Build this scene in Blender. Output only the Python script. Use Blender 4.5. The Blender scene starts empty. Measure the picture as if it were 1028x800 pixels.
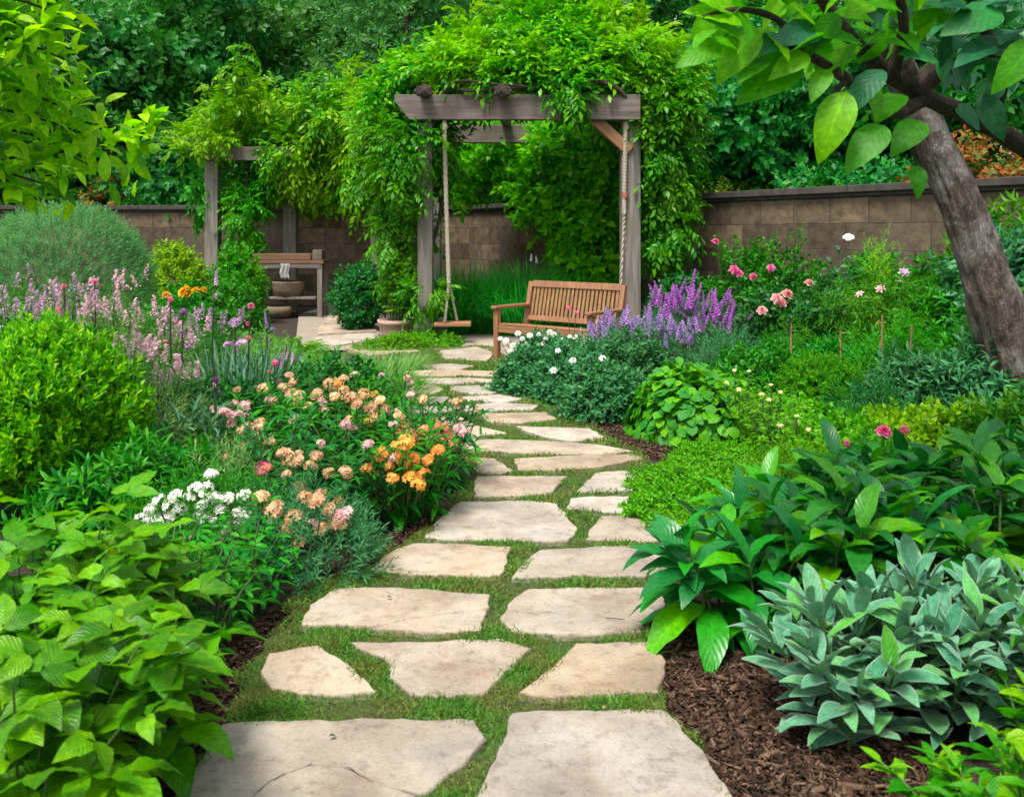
import bpy, bmesh, math, random
import numpy as np
from mathutils import Vector, Matrix, Quaternion

# ------------------------------------------------------------------ camera, world, sun, exposure
F, CX, HY, H = 900.0, 514.0, 235.0, 1.5          # focal length and principal column / horizon row of the photograph, eye height
SC = bpy.context.scene
COL = SC.collection
cam = bpy.data.cameras.new('camera'); camo = bpy.data.objects.new('camera', cam); COL.objects.link(camo)
camo.location = (0, 0, H); camo.rotation_euler = (math.radians(90), 0, 0)
cam.sensor_width = 36; cam.lens = F / 1028 * 36; cam.shift_y = -(400 - HY) / 1028
cam.clip_start = 0.05; cam.clip_end = 600
cam.dof.use_dof = True; cam.dof.focus_distance = 6.5; cam.dof.aperture_fstop = 5.0
SC.camera = camo

SUN_EL, SUN_AZ = math.radians(64), math.radians(-150)     # azimuth from +Y towards +X
w = bpy.data.worlds.new("World"); SC.world = w; w.use_nodes = True
nt = w.node_tree; nt.nodes.clear()
sky = nt.nodes.new('ShaderNodeTexSky'); sky.sky_type = 'NISHITA'; sky.sun_disc = False
sky.sun_elevation = SUN_EL; sky.sun_rotation = SUN_AZ
sky.air_density = 1.0; sky.dust_density = 4.0; sky.ozone_density = 0.6
bg = nt.nodes.new('ShaderNodeBackground'); bg.inputs[1].default_value = 0.13
ow = nt.nodes.new('ShaderNodeOutputWorld')
hz = nt.nodes.new('ShaderNodeHueSaturation'); hz.inputs['Saturation'].default_value = 0.35; nt.links.new(sky.outputs[0], hz.inputs['Color'])   # milky, thinly overcast sky
nt.links.new(hz.outputs[0], bg.inputs[0]); nt.links.new(bg.outputs[0], ow.inputs[0])
sun = bpy.data.lights.new('sun', 'SUN'); suno = bpy.data.objects.new('sun', sun); COL.objects.link(suno)
sun.energy = 2.5; sun.angle = math.radians(16); sun.color = (1.0, 0.95, 0.86)
sd = Vector((math.sin(SUN_AZ) * math.cos(SUN_EL), math.cos(SUN_AZ) * math.cos(SUN_EL), math.sin(SUN_EL)))
suno.rotation_euler = sd.to_track_quat('Z', 'Y').to_euler()
SC.view_settings.view_transform = 'Standard'; SC.view_settings.look = 'None'
SC.view_settings.gamma = 1; SC.view_settings.use_curve_mapping = False
SC.view_settings.exposure = 0.96
SC.cycles.max_bounces = 6; SC.cycles.diffuse_bounces = 4; SC.cycles.transmission_bounces = 3
SC.cycles.use_denoising = True
random.seed(7)
RNG = np.random.default_rng(11)

# ------------------------------------------------------------------ placing
def at(px, py, Y):
    return Vector(((px - CX) * Y / F, Y, H - (py - HY) * Y / F))
def gr(px, py, z=0.0):
    Y = F * (H - z) / (py - HY)
    return Vector(((px - CX) * Y / F, Y, z))
def X_(px, Y): return (px - CX) * Y / F

# ------------------------------------------------------------------ materials
def mat_new(name):
    m = bpy.data.materials.new(name); m.use_nodes = True
    n = m.node_tree; n.nodes.clear(); return m, n.nodes, n.links
def ramp(ns, stops):
    r = ns.new('ShaderNodeValToRGB'); e = r.color_ramp.elements
    while len(e) < len(stops): e.new(0.5)
    for k, (p, c) in enumerate(stops):
        e[k].position = p; e[k].color = (*c, 1)
    return r
def mixc(ns, ls, fac, a, b, mode='MIX'):
    m = ns.new('ShaderNodeMix'); m.data_type = 'RGBA'; m.blend_type = mode
    for s, v in ((m.inputs[0], fac), (m.inputs[6], a), (m.inputs[7], b)):
        if isinstance(v, bpy.types.NodeSocket): ls.new(v, s)
        elif isinstance(v, (int, float)): s.default_value = v
        else: s.default_value = (*v, 1)
    return m.outputs[2]
def math_(ns, ls, op, a, b=0.0, c=0.0):
    m = ns.new('ShaderNodeMath'); m.operation = op
    for s, v in zip(m.inputs, (a, b, c)):
        if isinstance(v, bpy.types.NodeSocket): ls.new(v, s)
        else: s.default_value = v
    return m.outputs[0]

VAL, SAT, HUE = 1.32, 1.14, 0.528
def leafmat(name, cols, trans=0.35, rough=0.48, spec=0.28, vein=0.0, veinfreq=9, vbump=.0018, noise=0.0, ncol=None, nscale=3.0, sheen=0.0, tint=(1.15, 1.3, 0.5), rim=None, hue=None, sat=None):
    hue = hue or HUE
    m, ns, ls = mat_new(name)
    g = ns.new('ShaderNodeNewGeometry'); k = len(cols) - 1
    rp = ramp(ns, [(i / k, c) for i, c in enumerate(cols)])
    ls.new(g.outputs['Random Per Island'], rp.inputs[0]); col = rp.outputs[0]
    tc = ns.new('ShaderNodeTexCoord')
    if noise > 0:
        nz = ns.new('ShaderNodeTexNoise'); nz.inputs['Scale'].default_value = nscale; nz.inputs['Detail'].default_value = 2
        ls.new(tc.outputs['Object'], nz.inputs['Vector'])
        rr = ramp(ns, [(0.42, (0, 0, 0)), (0.62, (1, 1, 1))]); ls.new(nz.outputs[0], rr.inputs[0])
        f = math_(ns, ls, 'MULTIPLY', rr.outputs[0], noise)
        col = mixc(ns, ls, f, col, ncol)
    nf = ns.new('ShaderNodeTexNoise'); nf.inputs['Scale'].default_value = 55; nf.inputs['Detail'].default_value = 3; ls.new(tc.outputs['Object'], nf.inputs['Vector'])
    rf = ramp(ns, [(0.3, (0.72, 0.74, 0.72)), (0.7, (1.18, 1.14, 1.15))]); ls.new(nf.outputs[0], rf.inputs[0]); col = mixc(ns, ls, 1.0, col, rf.outputs[0], 'MULTIPLY')
    oi = ns.new('ShaderNodeObjectInfo')
    hv = ns.new('ShaderNodeHueSaturation')
    v = math_(ns, ls, 'MULTIPLY_ADD', oi.outputs['Random'], 0.3 * VAL, 0.85 * VAL); ls.new(v, hv.inputs['Value'])
    hv.inputs['Saturation'].default_value = sat or SAT; hh = math_(ns, ls, 'MULTIPLY_ADD', oi.outputs['Random'], 0.024, hue - 0.012); ls.new(hh, hv.inputs['Hue'])
    ls.new(col, hv.inputs['Color']); col = hv.outputs[0]
    p = ns.new('ShaderNodeBsdfPrincipled')
    if vein > 0:
        uv = ns.new('ShaderNodeSeparateXYZ'); ls.new(tc.outputs['UV'], uv.inputs[0])
        du = math_(ns, ls, 'ABSOLUTE', math_(ns, ls, 'SUBTRACT', uv.outputs[0], 0.5))
        mid = math_(ns, ls, 'LESS_THAN', du, 0.022)
        ph = math_(ns, ls, 'MULTIPLY', math_(ns, ls, 'SUBTRACT', uv.outputs[1], math_(ns, ls, 'MULTIPLY', du, 0.55)), veinfreq * 6.283)
        s = math_(ns, ls, 'SINE', ph); sv = math_(ns, ls, 'POWER', math_(ns, ls, 'MAXIMUM', s, 0.0), 14.0)
        vv = math_(ns, ls, 'MAXIMUM', mid, math_(ns, ls, 'MULTIPLY', sv, 0.6))
        fac = math_(ns, ls, 'MULTIPLY', vv, vein)
        col = mixc(ns, ls, fac, col, mixc(ns, ls, 1.0, col, (2.2, 2.0, 2.2), 'MULTIPLY'))
        bp = ns.new('ShaderNodeBump'); bp.inputs['Strength'].default_value = 0.5; bp.inputs['Distance'].default_value = vbump
        ls.new(math_(ns, ls, 'MULTIPLY', s, -0.5), bp.inputs['Height']); ls.new(bp.outputs[0], p.inputs['Normal'])
    if rim:
        lw = ns.new('ShaderNodeTexCoord'); uv2 = ns.new('ShaderNodeSeparateXYZ'); ls.new(lw.outputs['UV'], uv2.inputs[0])
        d2 = math_(ns, ls, 'ABSOLUTE', math_(ns, ls, 'SUBTRACT', uv2.outputs[0], 0.5))
        rr2 = ramp(ns, [(0.40, (0, 0, 0)), (0.5, (1, 1, 1))]); ls.new(d2, rr2.inputs[0])
        col = mixc(ns, ls, rr2.outputs[0], col, rim)
    ls.new(col, p.inputs['Base Color'])
    p.inputs['Roughness'].default_value = rough; p.inputs['Specular IOR Level'].default_value = spec
    if sheen: p.inputs['Sheen Weight'].default_value = sheen; p.inputs['Sheen Roughness'].default_value = 0.4
    o = ns.new('ShaderNodeOutputMaterial')
    if trans > 0:
        t = ns.new('ShaderNodeBsdfTranslucent'); ls.new(mixc(ns, ls, 1.0, col, tint, 'MULTIPLY'), t.inputs[0])
        mx = ns.new('ShaderNodeMixShader'); mx.inputs[0].default_value = trans
        ls.new(p.outputs[0], mx.inputs[1]); ls.new(t.outputs[0], mx.inputs[2]); ls.new(mx.outputs[0], o.inputs[0])
    else: ls.new(p.outputs[0], o.inputs[0])
    return m

def woodmat(name, c1, c2, axis=0, scale=6, rough=0.7, c3=None):
    m, ns, ls = mat_new(name)
    tc = ns.new('ShaderNodeTexCoord'); mp = ns.new('ShaderNodeMapping')
    s = [scale * 5] * 3; s[axis] = scale * 0.35
    mp.inputs['Scale'].default_value = s; ls.new(tc.outputs['Object'], mp.inputs[0])
    n = ns.new('ShaderNodeTexNoise'); n.inputs['Scale'].default_value = 1.0; n.inputs['Detail'].default_value = 6
    ls.new(mp.outputs[0], n.inputs['Vector'])
    r = ramp(ns, [(0.3, c1), (0.7, c2)]); ls.new(n.outputs[0], r.inputs[0]); col = r.outputs[0]
    if c3:
        n2 = ns.new('ShaderNodeTexNoise'); n2.inputs['Scale'].default_value = 2.2; ls.new(tc.outputs['Object'], n2.inputs['Vector'])
        rr = ramp(ns, [(0.5, (0, 0, 0)), (0.7, (1, 1, 1))]); ls.new(n2.outputs[0], rr.inputs[0])
        col = mixc(ns, ls, rr.outputs[0], col, c3)
    p = ns.new('ShaderNodeBsdfPrincipled'); ls.new(col, p.inputs['Base Color']); p.inputs['Roughness'].default_value = rough
    b = ns.new('ShaderNodeBump'); b.inputs['Strength'].default_value = 0.5; b.inputs['Distance'].default_value = 0.01
    ls.new(n.outputs[0], b.inputs['Height']); ls.new(b.outputs[0], p.inputs['Normal'])
    o = ns.new('ShaderNodeOutputMaterial'); ls.new(p.outputs[0], o.inputs[0]); return m

def barkmat(name, c1, c2, scale=9, lichen=None):
    m, ns, ls = mat_new(name)
    tc = ns.new('ShaderNodeTexCoord'); mp = ns.new('ShaderNodeMapping'); mp.inputs['Scale'].default_value = (1.3, 1.3, 0.42)
    ls.new(tc.outputs['Object'], mp.inputs[0])
    n = ns.new('ShaderNodeTexNoise'); n.inputs['Scale'].default_value = scale; n.inputs['Detail'].default_value = 8; n.inputs['Roughness'].default_value = 0.65
    ls.new(mp.outputs[0], n.inputs['Vector'])
    v = ns.new('ShaderNodeTexVoronoi'); v.feature = 'DISTANCE_TO_EDGE'; v.inputs['Scale'].default_value = scale * 1.6
    nd = ns.new('ShaderNodeVectorMath'); nd.operation = 'MULTIPLY_ADD'; ls.new(n.outputs[1], nd.inputs[0]); nd.inputs[1].default_value = (0.6,) * 3; ls.new(mp.outputs[0], nd.inputs[2])
    ls.new(nd.outputs[0], v.inputs['Vector'])
    r = ramp(ns, [(0.32, c1), (0.66, c2)]); ls.new(n.outputs[0], r.inputs[0])
    vr = ramp(ns, [(0.0, (0.22, 0.19, 0.17)), (0.14, (1, 1, 1))]); ls.new(v.outputs['Distance'], vr.inputs[0])
    col = mixc(ns, ls, 1.0, r.outputs[0], vr.outputs[0], 'MULTIPLY')
    if lichen:
        n2 = ns.new('ShaderNodeTexNoise'); n2.inputs['Scale'].default_value = 4.5; n2.inputs['Detail'].default_value = 5; ls.new(tc.outputs['Object'], n2.inputs['Vector'])
        rr = ramp(ns, [(0.5, (0, 0, 0)), (0.64, (1, 1, 1))]); ls.new(n2.outputs[0], rr.inputs[0])
        col = mixc(ns, ls, math_(ns, ls, 'MULTIPLY', rr.outputs[0], 0.7), col, lichen)
    p = ns.new('ShaderNodeBsdfPrincipled'); ls.new(col, p.inputs['Base Color']); p.inputs['Roughness'].default_value = 0.85
    b = ns.new('ShaderNodeBump'); b.inputs['Strength'].default_value = 1.0; b.inputs['Distance'].default_value = 0.05
    h = math_(ns, ls, 'MULTIPLY_ADD', vr.outputs[0], 0.6, n.outputs[0]); ls.new(h, b.inputs['Height']); ls.new(b.outputs[0], p.inputs['Normal'])
    o = ns.new('ShaderNodeOutputMaterial'); ls.new(p.outputs[0], o.inputs[0]); return m

def plain(name, c, rough=0.6, c2=None, scale=20, bump=0.2):
    m, ns, ls = mat_new(name)
    p = ns.new('ShaderNodeBsdfPrincipled'); p.inputs['Roughness'].default_value = rough
    tc = ns.new('ShaderNodeTexCoord'); n = ns.new('ShaderNodeTexNoise'); n.inputs['Scale'].default_value = scale; n.inputs['Detail'].default_value = 5
    ls.new(tc.outputs['Object'], n.inputs['Vector'])
    r = ramp(ns, [(0.35, c), (0.68, c2 or tuple(x * 0.7 for x in c))]); ls.new(n.outputs[0], r.inputs[0]); ls.new(r.outputs[0], p.inputs['Base Color'])
    b = ns.new('ShaderNodeBump'); b.inputs['Strength'].default_value = bump; b.inputs['Distance'].default_value = 0.01
    ls.new(n.outputs[0], b.inputs['Height']); ls.new(b.outputs[0], p.inputs['Normal'])
    o = ns.new('ShaderNodeOutputMaterial'); ls.new(p.outputs[0], o.inputs[0]); return m

def stonemat():
    m, ns, ls = mat_new('sandstone')
    tc = ns.new('ShaderNodeTexCoord'); oi = ns.new('ShaderNodeObjectInfo')
    off = ns.new('ShaderNodeVectorMath'); off.operation = 'ADD'; ls.new(tc.outputs['Object'], off.inputs[0])
    cx = ns.new('ShaderNodeCombineXYZ'); k = math_(ns, ls, 'MULTIPLY', oi.outputs['Alpha'], 40.0)
    ls.new(k, cx.inputs[0]); ls.new(k, cx.inputs[1]); ls.new(cx.outputs[0], off.inputs[1])
    def nz(s, d, r=0.55):
        n = ns.new('ShaderNodeTexNoise'); n.inputs['Scale'].default_value = s; n.inputs['Detail'].default_value = d; n.inputs['Roughness'].default_value = r
        ls.new(off.outputs[0], n.inputs['Vector']); return n
    a, b, c, d = nz(3.0, 5, .6), nz(17, 10, 0.72), nz(95, 6, 0.75), nz(5.5, 8, .65)
    base = ramp(ns, [(0.30, (0.34, 0.275, 0.215)), (0.45, (0.45, 0.365, 0.275)), (0.56, (0.50, 0.42, 0.325)), (0.72, (0.40, 0.365, 0.33))]); ls.new(a.outputs[0], base.inputs[0])
    br = ramp(ns, [(0.36, (0.62, 0.58, 0.54)), (0.47, (0.96, 0.95, 0.94)), (0.64, (1.05, 1.05, 1.04))]); ls.new(b.outputs[0], br.inputs[0])
    col = mixc(ns, ls, 0.8, base.outputs[0], br.outputs[0], 'MULTIPLY')
    st = ramp(ns, [(0.55, (0, 0, 0)), (0.72, (1, 1, 1))]); ls.new(d.outputs[0], st.inputs[0])
    col = mixc(ns, ls, math_(ns, ls, 'MULTIPLY', st.outputs[0], 0.6), col, (0.36, 0.215, 0.125))
    e = nz(1.7, 6, .6); er = ramp(ns, [(0.40, (0.70, 0.69, 0.68)), (0.56, (1, 1, 1))]); ls.new(e.outputs[0], er.inputs[0]); col = mixc(ns, ls, 0.85, col, er.outputs[0], 'MULTIPLY')
    sp = ramp(ns, [(0.34, (0.40, 0.37, 0.34)), (0.46, (1, 1, 1))]); ls.new(c.outputs[0], sp.inputs[0])
    col = mixc(ns, ls, 0.6, col, sp.outputs[0], 'MULTIPLY')
    hv = ns.new('ShaderNodeHueSaturation'); ls.new(math_(ns, ls, 'MULTIPLY_ADD', oi.outputs['Alpha'], 0.22, 0.82), hv.inputs['Value'])
    ls.new(math_(ns, ls, 'MULTIPLY_ADD', math_(ns, ls, 'FRACT', math_(ns, ls, 'MULTIPLY', oi.outputs['Alpha'], 7.3)), 0.55, 0.62), hv.inputs['Saturation']); ls.new(col, hv.inputs['Color'])
    p = ns.new('ShaderNodeBsdfPrincipled'); ls.new(hv.outputs[0], p.inputs['Base Color']); p.inputs['Roughness'].default_value = 0.85
    p.inputs['Specular IOR Level'].default_value = 0.25
    hgt = math_(ns, ls, 'MULTIPLY_ADD', c.outputs[0], 0.25, b.outputs[0])
    bp = ns.new('ShaderNodeBump'); bp.inputs['Strength'].default_value = 0.8; bp.inputs['Distance'].default_value = 0.016
    ls.new(hgt, bp.inputs['Height']); ls.new(bp.outputs[0], p.inputs['Normal'])
    o = ns.new('ShaderNodeOutputMaterial'); ls.new(p.outputs[0], o.inputs[0]); return m

def wallmat():
    m, ns, ls = mat_new('wall_blocks')
    tc = ns.new('ShaderNodeTexCoord'); sx = ns.new('ShaderNodeSeparateXYZ'); ls.new(tc.outputs['Object'], sx.inputs[0])
    cx = ns.new('ShaderNodeCombineXYZ'); ls.new(sx.outputs[0], cx.inputs[0]); ls.new(sx.outputs[2], cx.inputs[1])
    n0 = ns.new('ShaderNodeTexNoise'); n0.inputs['Scale'].default_value = 3; ls.new(tc.outputs['Object'], n0.inputs['Vector'])
    wv = ns.new('ShaderNodeVectorMath'); wv.operation = 'MULTIPLY_ADD'; ls.new(n0.outputs[1], wv.inputs[0]); wv.inputs[1].default_value = (0.03, 0.03, 0); ls.new(cx.outputs[0], wv.inputs[2])
    b = ns.new('ShaderNodeTexBrick'); ls.new(wv.outputs[0], b.inputs['Vector'])
    b.inputs['Scale'].default_value = 1; b.inputs['Brick Width'].default_value = 0.56; b.inputs['Row Height'].default_value = 0.33
    b.inputs['Mortar Size'].default_value = 0.009; b.inputs['Mortar Smooth'].default_value = 0.4; b.offset = 0.43; b.squash = 1.3; b.squash_frequency = 3
    b.inputs['Color1'].default_value = (0.065, 0.046, 0.029, 1); b.inputs['Color2'].default_value = (0.165, 0.122, 0.077, 1); b.inputs['Mortar'].default_value = (0.065, 0.052, 0.04, 1)
    n = ns.new('ShaderNodeTexNoise'); n.inputs['Scale'].default_value = 7; n.inputs['Detail'].default_value = 8; n.inputs['Roughness'].default_value = 0.7; ls.new(tc.outputs['Object'], n.inputs['Vector'])
    r = ramp(ns, [(0.34, (0.38, 0.34, 0.30)), (0.62, (1.3, 1.25, 1.15))]); ls.new(n.outputs[0], r.inputs[0])
    col = mixc(ns, ls, 0.85, b.outputs[0], r.outputs[0], 'MULTIPLY')
    n2 = ns.new('ShaderNodeTexNoise'); n2.inputs['Scale'].default_value = 0.9; n2.inputs['Detail'].default_value = 5; ls.new(tc.outputs['Object'], n2.inputs['Vector'])
    r2 = ramp(ns, [(0.5, (0, 0, 0)), (0.68, (1, 1, 1))]); ls.new(n2.outputs[0], r2.inputs[0])
    col = mixc(ns, ls, math_(ns, ls, 'MULTIPLY', r2.outputs[0], 0.55), col, (0.10, 0.085, 0.06))
    p = ns.new('ShaderNodeBsdfPrincipled'); ls.new(col, p.inputs['Base Color']); p.inputs['Roughness'].default_value = 0.9
    h = math_(ns, ls, 'SUBTRACT', n.outputs[0], math_(ns, ls, 'MULTIPLY', b.outputs['Fac'], 0.8))
    bp = ns.new('ShaderNodeBump'); bp.inputs['Strength'].default_value = 0.8; bp.inputs['Distance'].default_value = 0.02; ls.new(h, bp.inputs['Height']); ls.new(bp.outputs[0], p.inputs['Normal'])
    o = ns.new('ShaderNodeOutputMaterial'); ls.new(p.outputs[0], o.inputs[0]); return m

def soilmat():
    m, ns, ls = mat_new('bark_mulch')
    tc = ns.new('ShaderNodeTexCoord')
    v = ns.new('ShaderNodeTexVoronoi'); v.inputs['Scale'].default_value = 55; ls.new(tc.outputs['Object'], v.inputs['Vector'])
    n = ns.new('ShaderNodeTexNoise'); n.inputs['Scale'].default_value = 30; n.inputs['Detail'].default_value = 8; ls.new(tc.outputs['Object'], n.inputs['Vector'])
    r = ramp(ns, [(0.0, (0.018, 0.011, 0.008)), (0.6, (0.06, 0.035, 0.024)), (1, (0.11, 0.07, 0.05))])
    ls.new(math_(ns, ls, 'MULTIPLY', v.outputs['Color'], n.outputs[0]), r.inputs[0])
    p = ns.new('ShaderNodeBsdfPrincipled'); ls.new(r.outputs[0], p.inputs['Base Color']); p.inputs['Roughness'].default_value = 0.9
    b = ns.new('ShaderNodeBump'); b.inputs['Strength'].default_value = 1; b.inputs['Distance'].default_value = 0.02; ls.new(v.outputs['Distance'], b.inputs['Height']); ls.new(b.outputs[0], p.inputs['Normal'])
    o = ns.new('ShaderNodeOutputMaterial'); ls.new(p.outputs[0], o.inputs[0]); return m

# ------------------------------------------------------------------ mesh building
def norm(a): return a / np.maximum(np.linalg.norm(a, axis=-1, keepdims=True), 1e-9)
UP = np.array([0., 0., 1.])
def leaf(L=1.0, W=0.4, n=4, fold=0.25, droop=0.5, peak=0.42, pw=0.8, wave=0.0, petiole=0.0, tipw=0.03):
    """a leaf from the origin along +Y, face up +Z; two strips of quads either side of the midrib"""
    t = np.linspace(0, 1, n + 1); a = math.log(0.5) / math.log(peak)
    wd = W / 2 * np.maximum(np.sin(np.pi * t ** a) ** pw, tipw); wd[-1] = W / 2 * tipw
    th = droop * (t - 0.25); dy = np.cos(th) * L / n; dz = -np.sin(th) * L / n
    y = np.concatenate([[0], np.cumsum(dy[1:])]); z = np.concatenate([[0], np.cumsum(dz[1:])])
    V, UV = [], []
    for i in range(n + 1):
        wv = wave * math.sin(i * 2.3) * wd[i]
        V += [(-wd[i], y[i], z[i] + fold * wd[i] + wv), (0, y[i], z[i]), (wd[i], y[i], z[i] + fold * wd[i] - wv)]
        UV += [(0, t[i]), (0.5, t[i]), (1, t[i])]
    Fq = []
    for i in range(n):
        b = 3 * i; Fq += [(b, b + 1, b + 4, b + 3), (b + 1, b + 2, b + 5, b + 4)]
    V = np.array(V, float); V[:, 1] += petiole
    return V, np.array(Fq, int), np.array(UV, float)
def blade(L=1.0, W=0.02, n=4, droop=0.8, taper=1.0):
    t = np.linspace(0, 1, n + 1); th = droop * t ** 1.4
    y = np.concatenate([[0], np.cumsum((np.cos(th) / n * L)[1:])]); z = np.concatenate([[0], np.cumsum((-np.sin(th) / n * L)[1:])])
    wd = W / 2 * np.maximum((1 - t ** 2) ** taper, 0.06)
    V = np.zeros((2 * n + 2, 3)); V[0::2] = np.c_[-wd, y, z]; V[1::2] = np.c_[wd, y, z]
    UV = np.zeros((2 * n + 2, 2)); UV[0::2, 1] = t; UV[1::2, 1] = t; UV[1::2, 0] = 1
    return V, np.array([(2 * i, 2 * i + 1, 2 * i + 3, 2 * i + 2) for i in range(n)]), UV
def merge(Ts):
    Ts = [T for T in Ts if len(T[0])]
    o, Vs, Fs, Us = 0, [], [], []
    for V, Fq, U in Ts: Vs.append(V); Fs.append(Fq + o); Us.append(U); o += len(V)
    return np.concatenate(Vs), np.concatenate(Fs), np.concatenate(Us)
def inst(T, P, D, U, S):
    P, D, U = (np.atleast_2d(np.asarray(a, float)) for a in (P, D, U)); N = len(P)
    S = np.broadcast_to(np.asarray(S, float), (N,))
    y = norm(np.broadcast_to(D, (N, 3))); U = np.broadcast_to(U, (N, 3))
    x = np.cross(y, U); bad = np.linalg.norm(x, axis=1) < 1e-4; x[bad] = np.cross(y[bad], [1, 0.1, 0]); x = norm(x); z = np.cross(x, y)
    V, Fq, UV = T
    W = P[:, None] + S[:, None, None] * (V[None, :, 0:1] * x[:, None] + V[None, :, 1:2] * y[:, None] + V[None, :, 2:3] * z[:, None])
    n = len(V); Fo = (Fq[None] + (np.arange(N) * n)[:, None, None]).reshape(-1, 4)
    return W.reshape(-1, 3), Fo, np.tile(UV, (N, 1))
def instm(Ts, P, D, U, S):
    P, D, U = (np.atleast_2d(np.asarray(a, float)) for a in (P, D, U)); N = len(P)
    D = np.broadcast_to(D, (N, 3)); U = np.broadcast_to(U, (N, 3)); S = np.broadcast_to(np.asarray(S, float), (N,)); k = np.arange(N) % len(Ts)
    return merge([inst(T, P[k == i], D[k == i], U[k == i], S[k == i]) for i, T in enumerate(Ts) if (k == i).any()])
def tube(pts, rad, seg=6, cap=True):
    P = np.array(pts, float); n = len(P); R = np.broadcast_to(np.asarray(rad, float), (n,))
    T = norm(np.gradient(P, axis=0)); ref = np.array([0.31, 0.9, 0.2]); x = norm(np.cross(T, ref)); yv = np.cross(T, x)
    a = np.linspace(0, 2 * np.pi, seg, endpoint=False)
    V = (P[:, None] + R[:, None, None] * (np.cos(a)[None, :, None] * x[:, None] + np.sin(a)[None, :, None] * yv[:, None])).reshape(-1, 3)
    Fq = [(i * seg + j, i * seg + (j + 1) % seg, (i + 1) * seg + (j + 1) % seg, (i + 1) * seg + j) for i in range(n - 1) for j in range(seg)]
    return V, np.array(Fq), np.zeros((len(V), 2))
def smoothpath(pts, m=4):
    P = np.array(pts, float); n = len(P); out = []
    for i in range(n - 1):
        p0, p1, p2, p3 = P[max(i - 1, 0)], P[i], P[i + 1], P[min(i + 2, n - 1)]
        for k in range(m):
            t = k / m
            out.append(0.5 * ((2 * p1) + (-p0 + p2) * t + (2 * p0 - 5 * p1 + 4 * p2 - p3) * t * t + (-p0 + 3 * p1 - 3 * p2 + p3) * t ** 3))
    out.append(P[-1]); return np.array(out)
def mesh_of(name, T, mat, smooth=True):
    V, Fq, UV = T; me = bpy.data.meshes.new(name)
    me.vertices.add(len(V)); me.vertices.foreach_set('co', np.ascontiguousarray(V, dtype=np.float32).ravel())
    me.loops.add(len(Fq) * 4); me.loops.foreach_set('vertex_index', np.ascontiguousarray(Fq, dtype=np.int32).ravel())
    me.polygons.add(len(Fq)); me.polygons.foreach_set('loop_start', np.arange(0, len(Fq) * 4, 4, dtype=np.int32))
    if smooth: me.polygons.foreach_set('use_smooth', np.ones(len(Fq), bool))
    l = me.uv_layers.new(name='UVMap'); l.data.foreach_set('uv', np.ascontiguousarray(UV[Fq.ravel()], dtype=np.float32).ravel())
    me.materials.append(mat); me.update(calc_edges=True); return me
def props(o, label=None, cat=None, group=None, kind=None):
    for k, v in (('label', label), ('category', cat), ('group', group), ('kind', kind)):
        if v: o[k] = v
    return o
def thing(name, label, cat, loc=(0, 0, 0), rz=0.0, group=None):
    o = bpy.data.objects.new(name, None); COL.objects.link(o); o.empty_display_size = 0.1
    o.location = loc; o.rotation_euler = (0, 0, rz); return props(o, label, cat, group)
def put(name, me, parent=None, loc=(0, 0, 0)):
    o = bpy.data.objects.new(name, me); COL.objects.link(o); o.parent = parent; o.location = loc; return o
def npart(name, T, mat, parent, smooth=True): return put(name, mesh_of(name, T, mat, smooth), parent)
def bm_obj(name, bm, mat, parent=None, smooth=False):
    me = bpy.data.meshes.new(name); bm.normal_update(); bm.to_mesh(me); bm.free(); me.materials.append(mat)
    if smooth:
        for p in me.polygons: p.use_smooth = True
    return put(name, me, parent)
def box(bm, c, s, rot=None, bev=0.006):
    g = bmesh.ops.create_cube(bm, size=1); vs = g['verts']
    bmesh.ops.scale(bm, vec=s, verts=vs)
    if bev:
        es = list({e for v in vs for e in v.link_edges})
        r = bmesh.ops.bevel(bm, geom=es, offset=bev, segments=2, affect='EDGES', profile=0.6); vs = list({v for f in r['faces'] for v in f.verts} | {v for v in vs if v.is_valid})
    if rot is not None: bmesh.ops.rotate(bm, cent=(0, 0, 0), matrix=rot.to_matrix() if hasattr(rot, 'to_matrix') else rot, verts=vs)
    bmesh.ops.translate(bm, vec=c, verts=vs)
    return vs
def boxobj(name, c, s, mat, parent=None, rot=None, bev=0.006):
    bm = bmesh.new(); box(bm, (0, 0, 0), s, None, bev); o = bm_obj(name, bm, mat, parent); o.location = c
    if rot: o.rotation_euler = rot
    return o

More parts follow.
